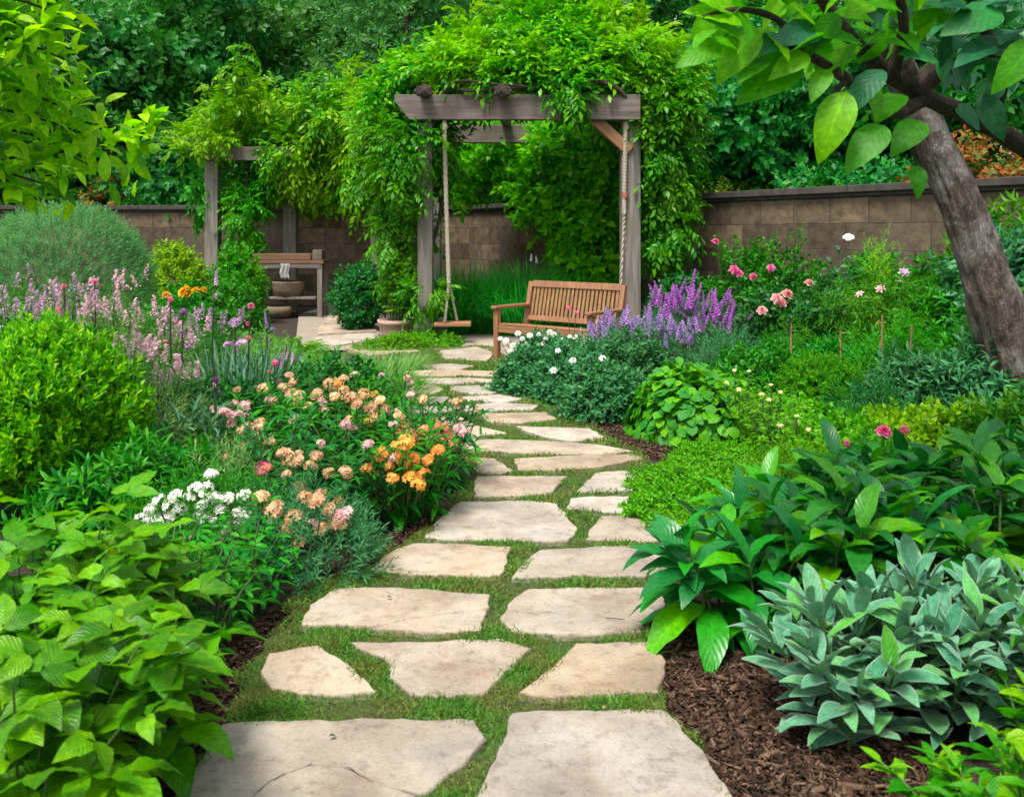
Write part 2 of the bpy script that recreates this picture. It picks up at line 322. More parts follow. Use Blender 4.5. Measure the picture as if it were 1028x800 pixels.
# sprays of leaves along +Y
def whorl(lf, n, ang=0.9, length=1.0, size=0.4, start=0.15, seed=0, taper=0.5, flat=False):
    r = np.random.default_rng(seed); P, D, U, S = [], [], [], []
    for i in range(n):
        t = start + (1 - start) * i / max(n - 1, 1); az = i * 2.4 + r.uniform(-.4, .4); a = ang * (1 - 0.65 * t ** 3) + r.uniform(-.15, .15)
        if flat: az = (i % 2) * math.pi + r.uniform(-.3, .3)
        rad = np.array([math.cos(az), 0, math.sin(az)])
        P.append((0, t * length, 0)); D.append(np.array([0, 1, 0]) * math.cos(a) + rad * math.sin(a)); U.append(np.array([0, 1., 0]) if not flat else np.array([r.uniform(-.3, .3), .2, 1])); S.append(size * (1 - taper * abs(t - .4)) * r.uniform(.8, 1.15))
    return inst(lf, P, D, U, S)
def pinnate(lf, pairs=4, size=0.3, ang=0.95, droop=0.5, seed=0):
    r = np.random.default_rng(seed); P, D, U, S = [], [], [], []
    def pos(t): return np.array([0, t * (1 - .12 * droop * t), -droop * t * t * 0.5])
    for i in range(pairs):
        t = 0.25 + 0.65 * i / pairs
        for s in (-1, 1):
            P.append(pos(t + r.uniform(-.02, .02))); D.append((s * math.sin(ang), math.cos(ang), -droop * .5 + r.uniform(-.25, .25))); U.append((r.uniform(-.2, .2), 0, 1)); S.append(size * r.uniform(.85, 1.1) * (1 - .25 * t))
    P.append(pos(.9)); D.append((0, 1, -droop)); U.append((0, 0, 1)); S.append(size * .95)
    return inst(lf, P, D, U, S)
def trifol(lf, size=0.6, pet=0.35, seed=0):
    r = np.random.default_rng(seed)
    return inst(lf, [(0, pet, 0), (0, pet * .85, 0), (0, pet * .85, 0)], [(0, 1, -.05), (.95, .35, r.uniform(-.25, .1)), (-.95, .35, r.uniform(-.25, .1))], [(r.uniform(-.2, .2), 0, 1), (.25, 0, 1), (-.25, 0, 1)], [size, size * .85, size * .85])

# ------------------------------------------------------------------ material set
M = {}
M['stone'] = stonemat(); M['wall'] = wallmat(); M['soil'] = soilmat()
M['coping'] = plain('coping_stone', (0.065, 0.055, 0.045), 0.85, (0.03, 0.027, 0.023), 8, 0.5)
M['oldwood'] = woodmat('weathered_wood', (0.075, 0.058, 0.048), (0.20, 0.165, 0.14), 0, 5, 0.8, (0.10, 0.075, 0.06))
M['post'] = woodmat('weathered_post', (0.10, 0.085, 0.075), (0.25, 0.22, 0.19), 2, 5, 0.8, (0.15, 0.14, 0.10))
M['brace'] = woodmat('brown_wood', (0.22, 0.10, 0.045), (0.36, 0.18, 0.08), 0, 6, 0.6)
M['table'] = woodmat('table_wood', (0.10, 0.05, 0.026), (0.20, 0.105, 0.055), 0, 6, 0.75)
M['teak'] = woodmat('teak', (0.19, 0.085, 0.038), (0.33, 0.16, 0.078), 0, 7, 0.5)
M['teak_up'] = woodmat('teak_upright', (0.19, 0.085, 0.038), (0.33, 0.16, 0.078), 2, 7, 0.5)
M['rope'] = plain('rope_fibre', (0.50, 0.44, 0.34), 0.9, (0.30, 0.26, 0.2), 60, 0.3)
M['clay'] = plain('pink_clay', (0.42, 0.27, 0.21), 0.8, (0.33, 0.22, 0.18), 14)
M['wicker'] = woodmat('wicker', (0.13, 0.09, 0.06), (0.26, 0.19, 0.13), 2, 16, 0.8)
M['cloth'] = plain('grey_cloth', (0.36, 0.36, 0.36), 0.9, (0.22, 0.22, 0.22), 18)
M['bark'] = barkmat('grey_bark', (0.05, 0.03, 0.02), (0.27, 0.205, 0.16), 13, (0.42, 0.39, 0.36))
M['limb'] = barkmat('dark_bark', (0.05, 0.032, 0.022), (0.14, 0.085, 0.06), 14)
M['vinewood'] = barkmat('vine_bark', (0.06, 0.042, 0.03), (0.17, 0.12, 0.085), 12)
M['stem'] = plain('green_stem', (0.06, 0.12, 0.025), 0.6, (0.04, 0.09, 0.02), 30)
M['dstem'] = plain('dark_stem', (0.045, 0.028, 0.03), 0.6, (0.03, 0.02, 0.02), 30)
M['cane'] = plain('dry_cane', (0.33, 0.18, 0.09), 0.8, (0.22, 0.12, 0.06), 30)
M['chip'] = leafmat('bark_chip', [(0.012, 0.007, 0.005), (0.03, 0.016, 0.010), (0.055, 0.030, 0.020), (0.11, 0.068, 0.047)], trans=0, rough=0.9, spec=0.15, hue=.5, sat=1.0)
M['moss'] = leafmat('moss_leaf', [(0.04, 0.12, 0.012), (0.07, 0.18, 0.016), (0.13, 0.25, 0.035)], trans=0.3, rough=0.6, noise=0.6, ncol=(0.17, 0.15, 0.04), nscale=5.5, hue=.508, sat=1.0)
M['mossbase'] = plain('moss_base', (0.05, 0.075, 0.012), 0.95, (0.035, 0.032, 0.014), 25, 0.9)

# ------------------------------------------------------------------ setting
def sheet(name, pts, z, mat, sub=0):
    bm = bmesh.new(); bm.faces.new([bm.verts.new((p[0], p[1], z)) for p in pts])
    o = bm_obj(name, bm, mat); o['kind'] = 'structure'; return o
sheet('ground', [(-150, -40), (150, -40), (150, 260), (-150, 260)], -0.02, M['soil'])
PATH_L = [(840, 160), (725, 232), (690, 244), (640, 268), (600, 304), (570, 370), (540, 426), (500, 458), (470, 464), (440, 430), (420, 410), (400, 396), (380, 392), (360, 390), (347, 392)]
PATH_R = [(840, 752), (720, 671), (690, 664), (640, 655), (590, 670), (550, 694), (520, 696), (490, 662), (470, 655), (455, 642), (440, 612), (425, 588), (410, 552), (395, 525), (380, 512), (360, 508), (347, 490)]
PATH = np.array([gr(x, y)[:2] for y, x in PATH_L] + [gr(x, y)[:2] for y, x in reversed(PATH_R)])
sheet('path', PATH, 0.004, M['mossbase'])
PATIO = [gr(x, y)[:2] for x, y in [(296, 352), (300, 316), (330, 306), (395, 306), (470, 318), (560, 330), (640, 345), (560, 352), (505, 366), (455, 352)]]
sheet('patio', PATIO, 0.008, plain('patio_base', (0.30, 0.25, 0.205), 0.9, (0.22, 0.19, 0.15), 6, 0.5))

def inpoly(P, poly):
    x, y = P[:, 0], P[:, 1]; r = np.zeros(len(P), bool); n = len(poly); j = n - 1
    for i in range(n):
        xi, yi = poly[i]; xj, yj = poly[j]
        c = ((yi > y) != (yj > y)) & (x < (xj - xi) * (y - yi) / (yj - yi + 1e-12) + xi); r ^= c; j = i
    return r
STONES = []
def outline(pts, seed, jit=0.004, step=0.022, grow=0.020):
    r = np.random.default_rng(seed); P = np.array(pts); n = len(P); o = []
    for i in range(n):
        a, b = P[i], P[(i + 1) % n]; L = np.linalg.norm(b - a); k = max(2, int(L / step)); nn = np.array([-(b - a)[1], (b - a)[0]]) / (L + 1e-9)
        ph = r.uniform(0, 6.28, 3)
        for q in range(k):
            t = q / k
            o.append(a + (b - a) * t + nn * (r.uniform(-jit, jit) + 0.006 * math.sin(t * L * 17 + ph[0]) * min(1, L * 2) + 0.004 * math.sin(t * L * 39 + ph[1])))
    o = np.array(o)
    o = (o * 4 + 0.5 * (np.roll(o, 1, 0) + np.roll(o, -1, 0))) / 5; c = o.mean(0); return c + (o - c) * (1 + grow / np.linalg.norm(o - c, axis=1).mean())
def slab_bm(pts, seed, top=0.032, bottom=-0.03, tilt=True):
    o = outline(pts, seed); c = o.mean(0); r = np.random.default_rng(seed + 99); tx, ty = r.uniform(-.006, .006, 2) if tilt else (0, 0)
    d = norm(c - o); bm = bmesh.new(); rings = []
    for k, (ins, z) in enumerate(((0, bottom), (0, top - 0.008), (0.003, top - 0.002), (0.009, top))):
        q = o + d * (ins * r.uniform(.5, 1.5, (len(o), 1))); rings.append([bm.verts.new((p[0], p[1], z + (tx * (p[0] - c[0]) + ty * (p[1] - c[1]) if k else 0))) for p in q])
    n = len(o)
    for a, b in zip(rings, rings[1:]):
        for i in range(n): bm.faces.new((a[i], a[(i + 1) % n], b[(i + 1) % n], b[i]))
    bm.faces.new(rings[-1]); bmesh.ops.recalc_face_normals(bm, faces=bm.faces); return bm
def stone(px, label, seed, frag=None, mask=None, name='stepping_stone', group='flagstones laid in the moss path', top=0.032):
    pts = [gr(x, y, top)[:2] for x, y in px]; STONES.append(np.array(pts))
    o = bm_obj(name, slab_bm(pts, seed, top), M['stone'], None, False); props(o, label, 'paving stone', group); tone = random.random(); o.color = (1, 1, 1, tone)
    if frag:
        if mask: STONES.append(np.array([gr(x, y, top)[:2] for x, y in mask]))
        fp = [gr(x, y, top)[:2] for x, y in frag]; STONES.append(np.array(fp)); bm_obj('broken_piece', slab_bm(fp, seed + 7, top - 0.003), M['stone'], o).color = (1, 1, 1, tone)
    return o
ST = [
 ([(228, 727), (300, 724), (400, 723), (468, 724), (480, 742), (452, 768), (415, 795), (372, 782), (350, 769), (312, 766), (278, 778), (252, 800), (236, 836), (160, 836), (190, 790)], 'large cracked beige flagstone at bottom left edge of the path', [(281, 780.5), (312, 769.5), (349, 772.5), (371, 785), (412, 799), (380, 836), (240, 836), (254, 802)]),
 ([(518, 717), (590, 715), (664, 714), (700, 757), (732, 802), (752, 836), (452, 836), (487, 790), (506, 755)], 'largest grey pink flagstone at bottom right corner of the path', None),
 ([(274, 657), (318, 650), (344, 664), (356, 678), (371, 691), (330, 694), (276, 688), (268, 672)], 'small triangular flagstone at left edge beside the bushy peach flowers', None),
 ([(358, 646), (400, 645), (500, 642), (527, 650), (508, 668), (482, 692), (448, 696), (418, 694), (397, 678), (392, 662)], 'wedge shaped cream flagstone in the middle between two smaller flagstones', None),
 ([(580, 648), (648, 646), (663, 662), (656, 691), (595, 695), (529, 693), (556, 671)], 'beige flagstone whose right edge touches the big glossy leaves', None),
 ([(340, 590), (400, 590), (487, 597), (482, 611), (430, 616), (382, 625), (308, 625), (318, 606)], 'long flagstone with a hairline crack along its front edge', [(380, 628), (431, 617.5), (482, 612.5), (477, 631), (430, 632)]),
 ([(533, 592), (600, 590), (658, 591), (662, 606), (640, 632), (570, 634), (518, 631), (508, 618), (520, 600)], 'tan flagstone with brown stains beside the glossy leaves, right of cracked one', None),
 ([(417, 545), (508, 549), (503, 566), (497, 576), (430, 575), (377, 571), (394, 555)], 'pale slanted flagstone at left, just past the long cracked one', None),
 ([(545, 552), (600, 549), (674, 548), (684, 565), (644, 576), (520, 577), (530, 564)], 'wide white flagstone at right edge near the tips of glossy leaves', None),
 ([(464, 504), (530, 503), (556, 506), (566, 518), (576, 531), (566, 541), (500, 541), (430, 538), (444, 520)], 'broad rounded flagstone beside the orange azalea flowers', None),
 ([(606, 518), (672, 519), (679, 533), (660, 541), (592, 541), (598, 528)], 'small squarish flagstone right of the broad rounded one', None),
 ([(481, 479), (520, 478), (566, 478), (548, 494), (520, 496), (479, 497)], 'rectangular pale flagstone at left past the orange flowers', None),
 ([(602, 474), (628, 473), (643, 482), (646, 491), (583, 492), (590, 483)], 'domed flagstone by the bright yellow green groundcover', None),
 ([(577, 500), (612, 498), (655, 499), (661, 512), (620, 513), (573, 510)], 'thin flagstone sandwiched between two others along the right edge', None),
 ([(520, 460), (575, 457), (630, 456), (641, 460), (600, 468), (555, 471), (524, 470)], 'long lens shaped flagstone below the patch of bare mulch', None),
 ([(479, 460), (496, 461), (512, 471), (502, 474), (479, 472)], 'smallest triangular flagstone on the left edge', None),
 ([(474, 441), (540, 442), (600, 446), (630, 452), (600, 455), (540, 455), (476, 451), (468, 446)], 'longest thin flagstone across the path at the bare mulch', None),
 ([(432, 420), (462, 418), (478, 427), (506, 434), (474, 437), (444, 437), (440, 428)], 'tapering flagstone jutting left beside pale ornamental grass', None),
 ([(521, 428), (590, 430), (608, 440), (570, 441), (540, 436)], 'flagstone that tapers right toward the bare mulch patch', None),
 ([(486, 415), (545, 414), (556, 420), (520, 424), (490, 422)], 'narrow pale flagstone past the tapering one, right side', None),
]
for k, (p, lab, fr) in enumerate(ST): stone(p, lab, 40 + k, fr, {0: [(228, 727), (468, 724), (480, 742), (415, 797), (380, 840), (160, 836)], 5: [(340, 590), (487, 597), (482, 611), (476, 630), (380, 632), (308, 625)]}.get(k))
FAR = [
 ([(467, 407), (500, 404), (538, 406), (532, 411), (470, 412)], 'far thin flagstone on the right under the white flowered shrub'),
 ([(408, 409), (440, 407), (462, 410), (448, 414), (412, 413)], 'far thin flagstone on left beside the airy pale grass'),
 ([(466, 398), (500, 396), (522, 400), (506, 403), (470, 402)], 'far small flagstone by the foot of white flowered shrub'),
 ([(406, 399), (446, 398), (454, 402), (432, 405), (408, 404)], 'far small flagstone on left edge level with shrub'),
 ([(452, 388), (492, 386), (508, 391), (490, 395), (458, 394)], 'far rounded flagstone on right before the bench'),
 ([(406, 388), (436, 386), (444, 391), (430, 396), (408, 395)], 'far rounded flagstone on left before the swing post'),
 ([(424, 380), (470, 379), (508, 381), (500, 384), (430, 385)], 'wide slim flagstone across the far path'),
 ([(408, 372), (450, 371), (500, 373), (494, 377), (414, 377)], 'wide slim flagstone just in front of the bench leg'),
 ([(424, 366), (452, 365), (474, 367), (462, 370), (428, 370)], 'tiny flagstone near the end of the moss path'),
]
for k, (p, lab) in enumerate(FAR): stone(p, lab, 90 + k)
PAV = [
 ([(318, 338), (372, 334), (380, 340), (340, 346), (312, 346)], 'pale patio slab beside the terracotta pot'), ([(322, 326), (368, 325), (378, 332), (320, 335)], 'pale patio slab in front of the dark round shrub'),
 ([(330, 317), (372, 317), (376, 323), (326, 324)], 'patio slab nearest the potting table legs'), ([(345, 348), (400, 344), (420, 352), (372, 356)], 'patio slab between pot and moss path'),
 ([(440, 352), (478, 348), (496, 354), (488, 362), (448, 360)], 'grey patio slab at the foot of bench'), ([(462, 343), (496, 341), (512, 346), (484, 347), (466, 347)], 'brownish patio slab behind the bench leg, below swing'),
 ([(502, 348), (540, 346), (556, 351), (515, 357)], 'patio slab under the bench seat'),
]
for k, (p, lab) in enumerate(PAV): stone(p, lab, 120 + k, None, None, 'patio_slab', 'slabs of the small patio', 0.03)

# living moss between the stones: blades, never on a stone
def scatter(poly, n, seed):
    r = np.random.default_rng(seed); lo, hi = poly.min(0), poly.max(0); P = r.uniform(lo, hi, (n, 2)); return P[inpoly(P, poly)]
def moss():
    Ts = []
    for y0, y1, dens, ln, wd in ((1.9, 3.3, 42000, .026, .0040), (3.3, 4.6, 24000, .028, .0052), (4.6, 7.0, 10000, .032, .0075), (7.0, 12.6, 3600, .04, .012)):
        n = int(dens * 2.2 * (y1 - y0)); r = np.random.default_rng(int(y0 * 10)); P = np.c_[r.uniform(-2.2, 1.4, int(n * 3.6 / 2.2)), r.uniform(y0, y1, int(n * 3.6 / 2.2))]
        e = 0.02 * np.c_[np.sin(P[:, 1] * 9) + np.sin(P[:, 1] * 23 + 1), np.zeros(len(P))]
        P = P[inpoly(P + e, PATH)]
        for s in STONES:
            c = s.mean(0); ss = c + (s - c) * (1 - 0.012 / (np.abs(s - c).max() + .01)); P = P[~inpoly(P + r.normal(0, .004, P.shape), ss)]
        N = len(P); h = 0.75 + 0.35 * np.sin(P[:, 0] * 11 + np.sin(P[:, 1] * 7)) * np.sin(P[:, 1] * 13)
        D = np.c_[r.normal(0, .55, N), r.normal(0, .55, N), np.full(N, .8)]; U = r.normal(0, 1, (N, 3)); S = ln * r.uniform(.5, 1.15, N) * np.maximum(h, .35)
        z = 0.008 + 0.014 * np.maximum(h, 0)
        Ts.append(inst(blade(1, wd / ln, 2, .9, .6), np.c_[P, z], D, U, S))
    o = put('moss', mesh_of('moss', merge(Ts), M['moss'])); o['kind'] = 'stuff'; o['label'] = 'green moss growing between the flagstones'
moss()
def chips():
    r = np.random.default_rng(5); Ps = []
    for poly, n in (([(120, 640), (215, 640), (290, 610), (330, 575), (400, 530), (455, 515), (410, 545), (370, 575), (300, 620), (262, 650), (238, 720), (180, 800), (150, 850), (40, 850)], 9000),
                    ([(655, 640), (664, 690), (672, 716), (735, 800), (755, 850), (960, 850), (960, 740), (800, 640), (700, 600)], 11000),
                    ([(560, 412), (590, 425), (612, 438), (640, 455), (700, 470), (700, 440), (640, 420), (590, 405)], 4500),
                    ([(690, 470), (660, 480), (690, 560), (760, 560)], 1500)):
        pg = np.array([gr(*q)[:2] for q in poly]); Ps.append(scatter(pg, n * 3, n)[:int(n * 1.5)])
    P = np.concatenate(Ps); N = len(P)
    c = np.array([(-.5, -.14, -.06), (.5, -.10, -.05), (.46, .12, -.05), (-.42, .16, -.06), (-.45, -.1, .06), (.42, -.08, .04), (.44, .1, .06), (-.4, .1, .05)])[:, [1, 0, 2]]
    T = (c, np.array([(0, 1, 2, 3), (4, 7, 6, 5), (0, 4, 5, 1), (1, 5, 6, 2), (2, 6, 7, 3), (3, 7, 4, 0)]), np.zeros((8, 2)))
    a = r.uniform(0, 6.28, N); D = np.c_[np.cos(a), np.sin(a), r.normal(0, .3, N)]
    o = put('bark_chips', mesh_of('bark_chips', inst(T, np.c_[P, r.uniform(-.015, .012, N)], D, np.c_[r.normal(0, .5, (N, 2)), np.ones(N)], r.lognormal(-4.0, .5, N).clip(.008, .075)), M['chip'], False)); o['kind'] = 'stuff'
    o['label'] = 'dark brown bark mulch covering the beds'
chips()

# ------------------------------------------------------------------ garden walls
def wall(label, a, b, h=2.1, piers=()):
    a, b = Vector((*a, 0)), Vector((*b, 0)); L = (b - a).length; ang = math.atan2(b.y - a.y, b.x - a.x)
    t = thing('garden_wall', label, 'wall', a, ang)
    boxobj('wall_face', (L / 2, 0, (h - .137) / 2), (L, .36, h - .137), M['wall'], t, bev=0.004)
    bm = bmesh.new(); n = int(L / 1.1)
    for i in range(n): box(bm, ((i + .5) * L / n, 0, h - .045), (L / n - .008, .52, .09), None, .012)
    box(bm, (L / 2, 0, h - .113), (L, .43, .045), None, .006); bm_obj('coping', bm, M['coping'], t)
    for x in piers: boxobj('pier', (x, 0, (h - .137) / 2), (.46, .41, h - .138), M['wall'], t, bev=.01)
CORN = (-0.8, 19.0)
wall('low brown stone block wall behind the pergola and potting table', (-16, 19.0), CORN)
wall('tan stone block wall with dark coping running behind the rose bush', CORN, (8.2, 5.35), 2.1, (6.4,))

# ------------------------------------------------------------------ pergola with swings
def beam_bm(L, hgt, th, cut=.32):
    bm = bmesh.new(); pr = [(0, hgt), (L, hgt), (L, 0), (cut * .62, 0), (0, hgt * .72)]
    for y in (-th / 2, th / 2): bm.faces.new([bm.verts.new((x, y, z)) for x, z in pr])
    bm.verts.ensure_lookup_table(); n = len(pr)
    for i in range(n): bm.faces.new([bm.verts[k] for k in (i, (i + 1) % n, n + (i + 1) % n, n + i)])
    bmesh.ops.recalc_face_normals(bm, faces=bm.faces)
    bmesh.ops.bevel(bm, geom=list(bm.edges), offset=.008, segments=1, affect='EDGES'); return bm
YF, YR = 12.3, 15.2
pg = thing('pergola', 'tall weathered timber pergola carrying two rope swings', 'pergola', (0, 0, 0))
xl, xr = X_(427, YF), X_(633, YF)
zb = 3.04
o = bm_obj('front_beam', beam_bm(X_(641, YF) - X_(398, YF), .34, .13), M['oldwood'], pg); o.location = (X_(398, YF), YF - .14, zb)
o = bm_obj('rear_beam', beam_bm(3.9, .3, .13), M['oldwood'], pg); o.location = (X_(398, YF) - .2, YR, zb)
for x, y, s in ((xl, YF + .03, .2), (xr, YF + .06, .26), (xl - .1, YR - .14, .2), (xr + .25, YR - .14, .22)): boxobj('post', (x, y, (zb + .2) / 2), (s, s, zb + .2), M['post'], pg, bev=.012)
for px in (428, 505):
    x = X_(px, YF); pts = [(x + .03 * math.sin(k), YF - .38 + k * .45, zb + .34 + .02 + .01 * math.cos(k * 2)) for k in range(9)]
    T = tube(pts, .085, 10); V, Fq, U = T
    npart('rafter', T, M['oldwood'], pg)
    bm = bmesh.new(); bmesh.ops.create_icosphere(bm, subdivisions=3, radius=1)
    for v in bm.verts: v.co = Vector((v.co.x * .12, v.co.y * .05, v.co.z * .085)) * (1 + .18 * math.sin(v.co.x * 5 + px) * math.cos(v.co.z * 6))
    oo = bm_obj('rafter_end', bm, M['vinewood'], pg, True); oo.location = (x, YF - .40, zb + .355)
bm = bmesh.new(); box(bm, (0, 0, 0), (.72, .10, .15), None, .008); o = bm_obj('brace', bm, M['brace'], pg); o.location = (X_(612, YF), YF - .06, zb - .17); o.rotation_euler = (0, math.radians(42), 0)
boxobj('post_foot', (xl + .19, YF + .12, .17), (.2, .14, .34), M['post'], pg, bev=.01)

def rope_T(path, R=.018, strands=3, turns=34, seg=5):
    P = smoothpath(path, max(2, 200 // len(path))); n = len(P); T = norm(np.gradient(P, axis=0)); x = norm(np.cross(T, [0.3, 1, .1])); y = np.cross(T, x); Ts = []
    for s in range(strands):
        a = np.linspace(0, turns * 2 * np.pi, n) + s * 2 * np.pi / strands
        Ts.append(tube(P + R * (np.cos(a)[:, None] * x + np.sin(a)[:, None] * y), R * .95, seg))
    return merge(Ts)
def swing(label, px, py_seat, ysplit, lean, Y, tag=None):
    x0 = X_(px, Y); zt = zb - .01; z1 = 1.5 - (ysplit - HY) * Y / F; z2 = 1.5 - (py_seat - HY) * Y / F
    t = thing('rope_swing', label, 'swing', (x0, Y, 0))
    npart('rope', rope_T([(0, 0, zt), (lean * .3, 0, (zt + z1) / 2), (lean * .7, 0, z1)], .019), M['rope'], t)
    for s in (-1, 1): npart('rope_leg', rope_T([(lean * .7, 0, z1), (lean + s * .075, s * .12, z2 + .03)], .011, 2, 9), M['rope'], t)
    bm = bmesh.new(); box(bm, (0, 0, 0), (.5, .32, .05), None, .012); o = bm_obj('seat', bm, M['brace'] if not tag else M['teak'], t); o.location = (lean + .02, 0, z2); o.rotation_euler = (0, 0, .06)
    o = npart('knot', tube([(0, 0, zt - .02), (.01, 0, zt - .08), (0, 0, zt - .13)], [.03, .045, .028], 10), M['rope'], t)
    if tag: npart('red_whipping', tube([(lean * .3, 0, 1.5 - (196 - HY) * Y / F - .035), (lean * .3, 0, 1.5 - (196 - HY) * Y / F + .035)], .042, 10), plain('red_cord', (.45, .12, .09)), t)
swing('rope swing with wooden seat hanging beside the left pergola post', 446, 325, 284, .09, YF - .14)
swing('rope swing with red whipping hanging behind the bench', 628, 322, 215, -.03, YF - .1, 1)

# second pergola to the left
p2 = thing('pergola', 'smaller vine covered pergola over the potting table', 'pergola'); Y2 = 16.5
o = bm_obj('front_beam', beam_bm(X_(300, Y2) - X_(203, Y2), .25, .12, .2), M['oldwood'], p2); o.location = (X_(203, Y2), Y2 - .1, 2.84)
o = bm_obj('side_beam', beam_bm(4.0, .22, .12, .2), M['oldwood'], p2); o.location = (X_(300, Y2) - .1, Y2 + .3, 2.84)
for px, Y in ((214, Y2), (292, Y2 + .6), (380, 15.6)): boxobj('post', (X_(px, Y), Y, 1.43), (.24, .24, 2.86), M['post'], p2, bev=.012)

# ------------------------------------------------------------------ teak bench
bl = Vector((0.77, -0.64, 0)).normalized(); p0 = gr(499, 361)
bench = thing('park_bench', 'brown teak garden bench with slatted back beside the purple flowers', 'bench', p0, math.atan2(bl.y, bl.x))
BW, BD = 1.36, .56
for x in (0, BW): boxobj('front_leg', (x, 0, .30), (.065, .065, .60), M['teak_up'], bench, bev=.006)
tilt = math.radians(-13)
for x in (0, BW):
    o = boxobj('rear_leg', (x, BD, .22), (.06, .07, .44), M['teak_up'], bench)
    boxobj('back_stile', (x, BD + .055, .66), (.06, .055, .50), M['teak_up'], bench, (tilt, 0, 0))
    boxobj('armrest', (x, BD / 2 - .02, .625), (.085, BD + .10, .038), M['teak'], bench, bev=.012)
bm = bmesh.new()
for k in range(6): box(bm, (BW / 2, .03 + k * .094, .425 - .010 * k), (BW - .08, .078, .024), None, .005)
bm_obj('seat', bm, M['teak'], bench)
bm = bmesh.new(); box(bm, (BW / 2, -.005, .37), (BW - .07, .03, .08)); box(bm, (BW / 2, BD, .34), (BW - .07, .03, .07)); bm_obj('seat_rail', bm, M['teak'], bench)
bm = bmesh.new(); R = Matrix.Rotation(tilt, 3, 'X')
def bk(c, s, bev=.005): box(bm, Vector((BW / 2, BD + .055, .66)) + R @ Vector(c), s, R, bev)
bk((0, 0, .225), (BW - .06, .05, .08)); bk((0, 0, -.20), (BW - .06, .04, .06))
for k in range(22): bk((-(BW - .14) / 2 + (BW - .14) * k / 21, 0, .01), (.036, .018, .40), .003)
bm_obj('backrest', bm, M['teak_up'], bench)

# ------------------------------------------------------------------ potting table with its clutter
YT = 16.3; tx0, tx1 = X_(253, YT), X_(328, YT)
pt = thing('potting_table', 'rustic brown wooden potting table against the dark wall', 'table', ((tx0 + tx1) / 2, YT, 0)); TW = tx1 - tx0
boxobj('tabletop', (0, 0, 1.0), (TW, .6, .06), M['table'], pt); boxobj('front_rail', (0, -.27, .93), (TW - .08, .04, .09), M['oldwood'], pt)
for x in (-TW / 2 + .07, TW / 2 - .07):
    for y in (-.24, .24): boxobj('leg', (x, y, .485), (.085, .085, .97), M['post'], pt)
boxobj('shelf', (-.05, 0, .35), (TW - .2, .5, .04), M['post'], pt)
bm = bmesh.new(); box(bm, (0, 0, .055), (1.05, .34, .11), None, .01); tr = bm_obj('seed_tray', bm, M['table'], None); tr.location = ((tx0 + tx1) / 2 - .1, YT, 1.035); props(tr, 'long shallow wooden tray lying on the potting table', 'tray')
bm = bmesh.new(); box(bm, (0, 0, .09), (.17, .3, .18), None, .01); box(bm, (-.1, -.05, .05), (.05, .1, .1), None, .01); tr = bm_obj('wooden_block', bm, M['oldwood'], None); tr.location = (tx1 - .14, YT, 1.035); props(tr, 'upright wooden block at the right end of the table', 'block')
def lathe(prof, seg=24, wob=0):
    V = []; n = len(prof)
    for r, z in prof:
        for j in range(seg): a = 2 * math.pi * j / seg; V.append((r * math.cos(a), r * math.sin(a), z))
    Fq = [(i * seg + j, i * seg + (j + 1) % seg, (i + 1) * seg + (j + 1) % seg, (i + 1) * seg + j) for i in range(n - 1) for j in range(seg)]
    return np.array(V), np.array(Fq), np.zeros((len(V), 2))
bk_ = npart('wicker_basket', lathe([(0.01, 0), (.24, 0), (.28, .12), (.30, .24), (.31, .27), (.27, .27), (.25, .1), (.01, .06)]), M['wicker'], None); bk_.location = (X_(290, YT), YT - .02, .375); props(bk_, 'low woven basket standing on the shelf of the potting table', 'basket')
bx = npart('wicker_basket', lathe([(0.01, 0), (.19, 0), (.22, .1), (.23, .2), (.2, .2), (.19, .05), (.01, .04)]), M['wicker'], None); bx.location = (X_(281, YT - .1), YT - .1, .0); props(bx, 'small basket on the ground beneath the potting table', 'basket')
r = np.random.default_rng(3); V = []; nx, nz = 10, 8
for j in range(nz + 1):
    for i in range(nx + 1): V.append((i / nx * .16 - .08 + .01 * math.sin(j), .018 * math.sin(i * 1.5 + j * .4), -j / nz * .27))
Fq = [(j * (nx + 1) + i, j * (nx + 1) + i + 1, (j + 1) * (nx + 1) + i + 1, (j + 1) * (nx + 1) + i) for j in range(nz) for i in range(nx)]
cl = npart('rag', (np.array(V), np.array(Fq), np.zeros((len(V), 2))), M['cloth'], None); cl.modifiers.new('s', 'SOLIDIFY').thickness = .012; cl.location = (X_(286, YT - .33), YT - .33, .97); props(cl, 'grey cloth hanging from the front of the potting table', 'cloth')
bm = bmesh.new(); box(bm, (0, 0, .1), (.3, .3, .2), None, .01)
for z in (.04, .16): box(bm, (0, -.155, z), (.32, .02, .05), None, .004)
bx = bm_obj('wooden_crate', bm, M['post'], None); bx.location = (X_(262, YT), YT + .05, .375); props(bx, 'grey slatted crate at the left end of the table shelf', 'crate')

# terracotta pot by the post
YP = 12.7
tp = npart('plant_pot', lathe([(.01, 0), (.20, 0), (.235, .1), (.245, .22), (.265, .22), (.27, .29), (.235, .29), (.225, .2), (.01, .19)]), M['clay'], None); tp.location = (X_(398, YP), YP, 0); props(tp, 'pinkish clay pot under leafy plant left of the pergola post', 'plant pot')

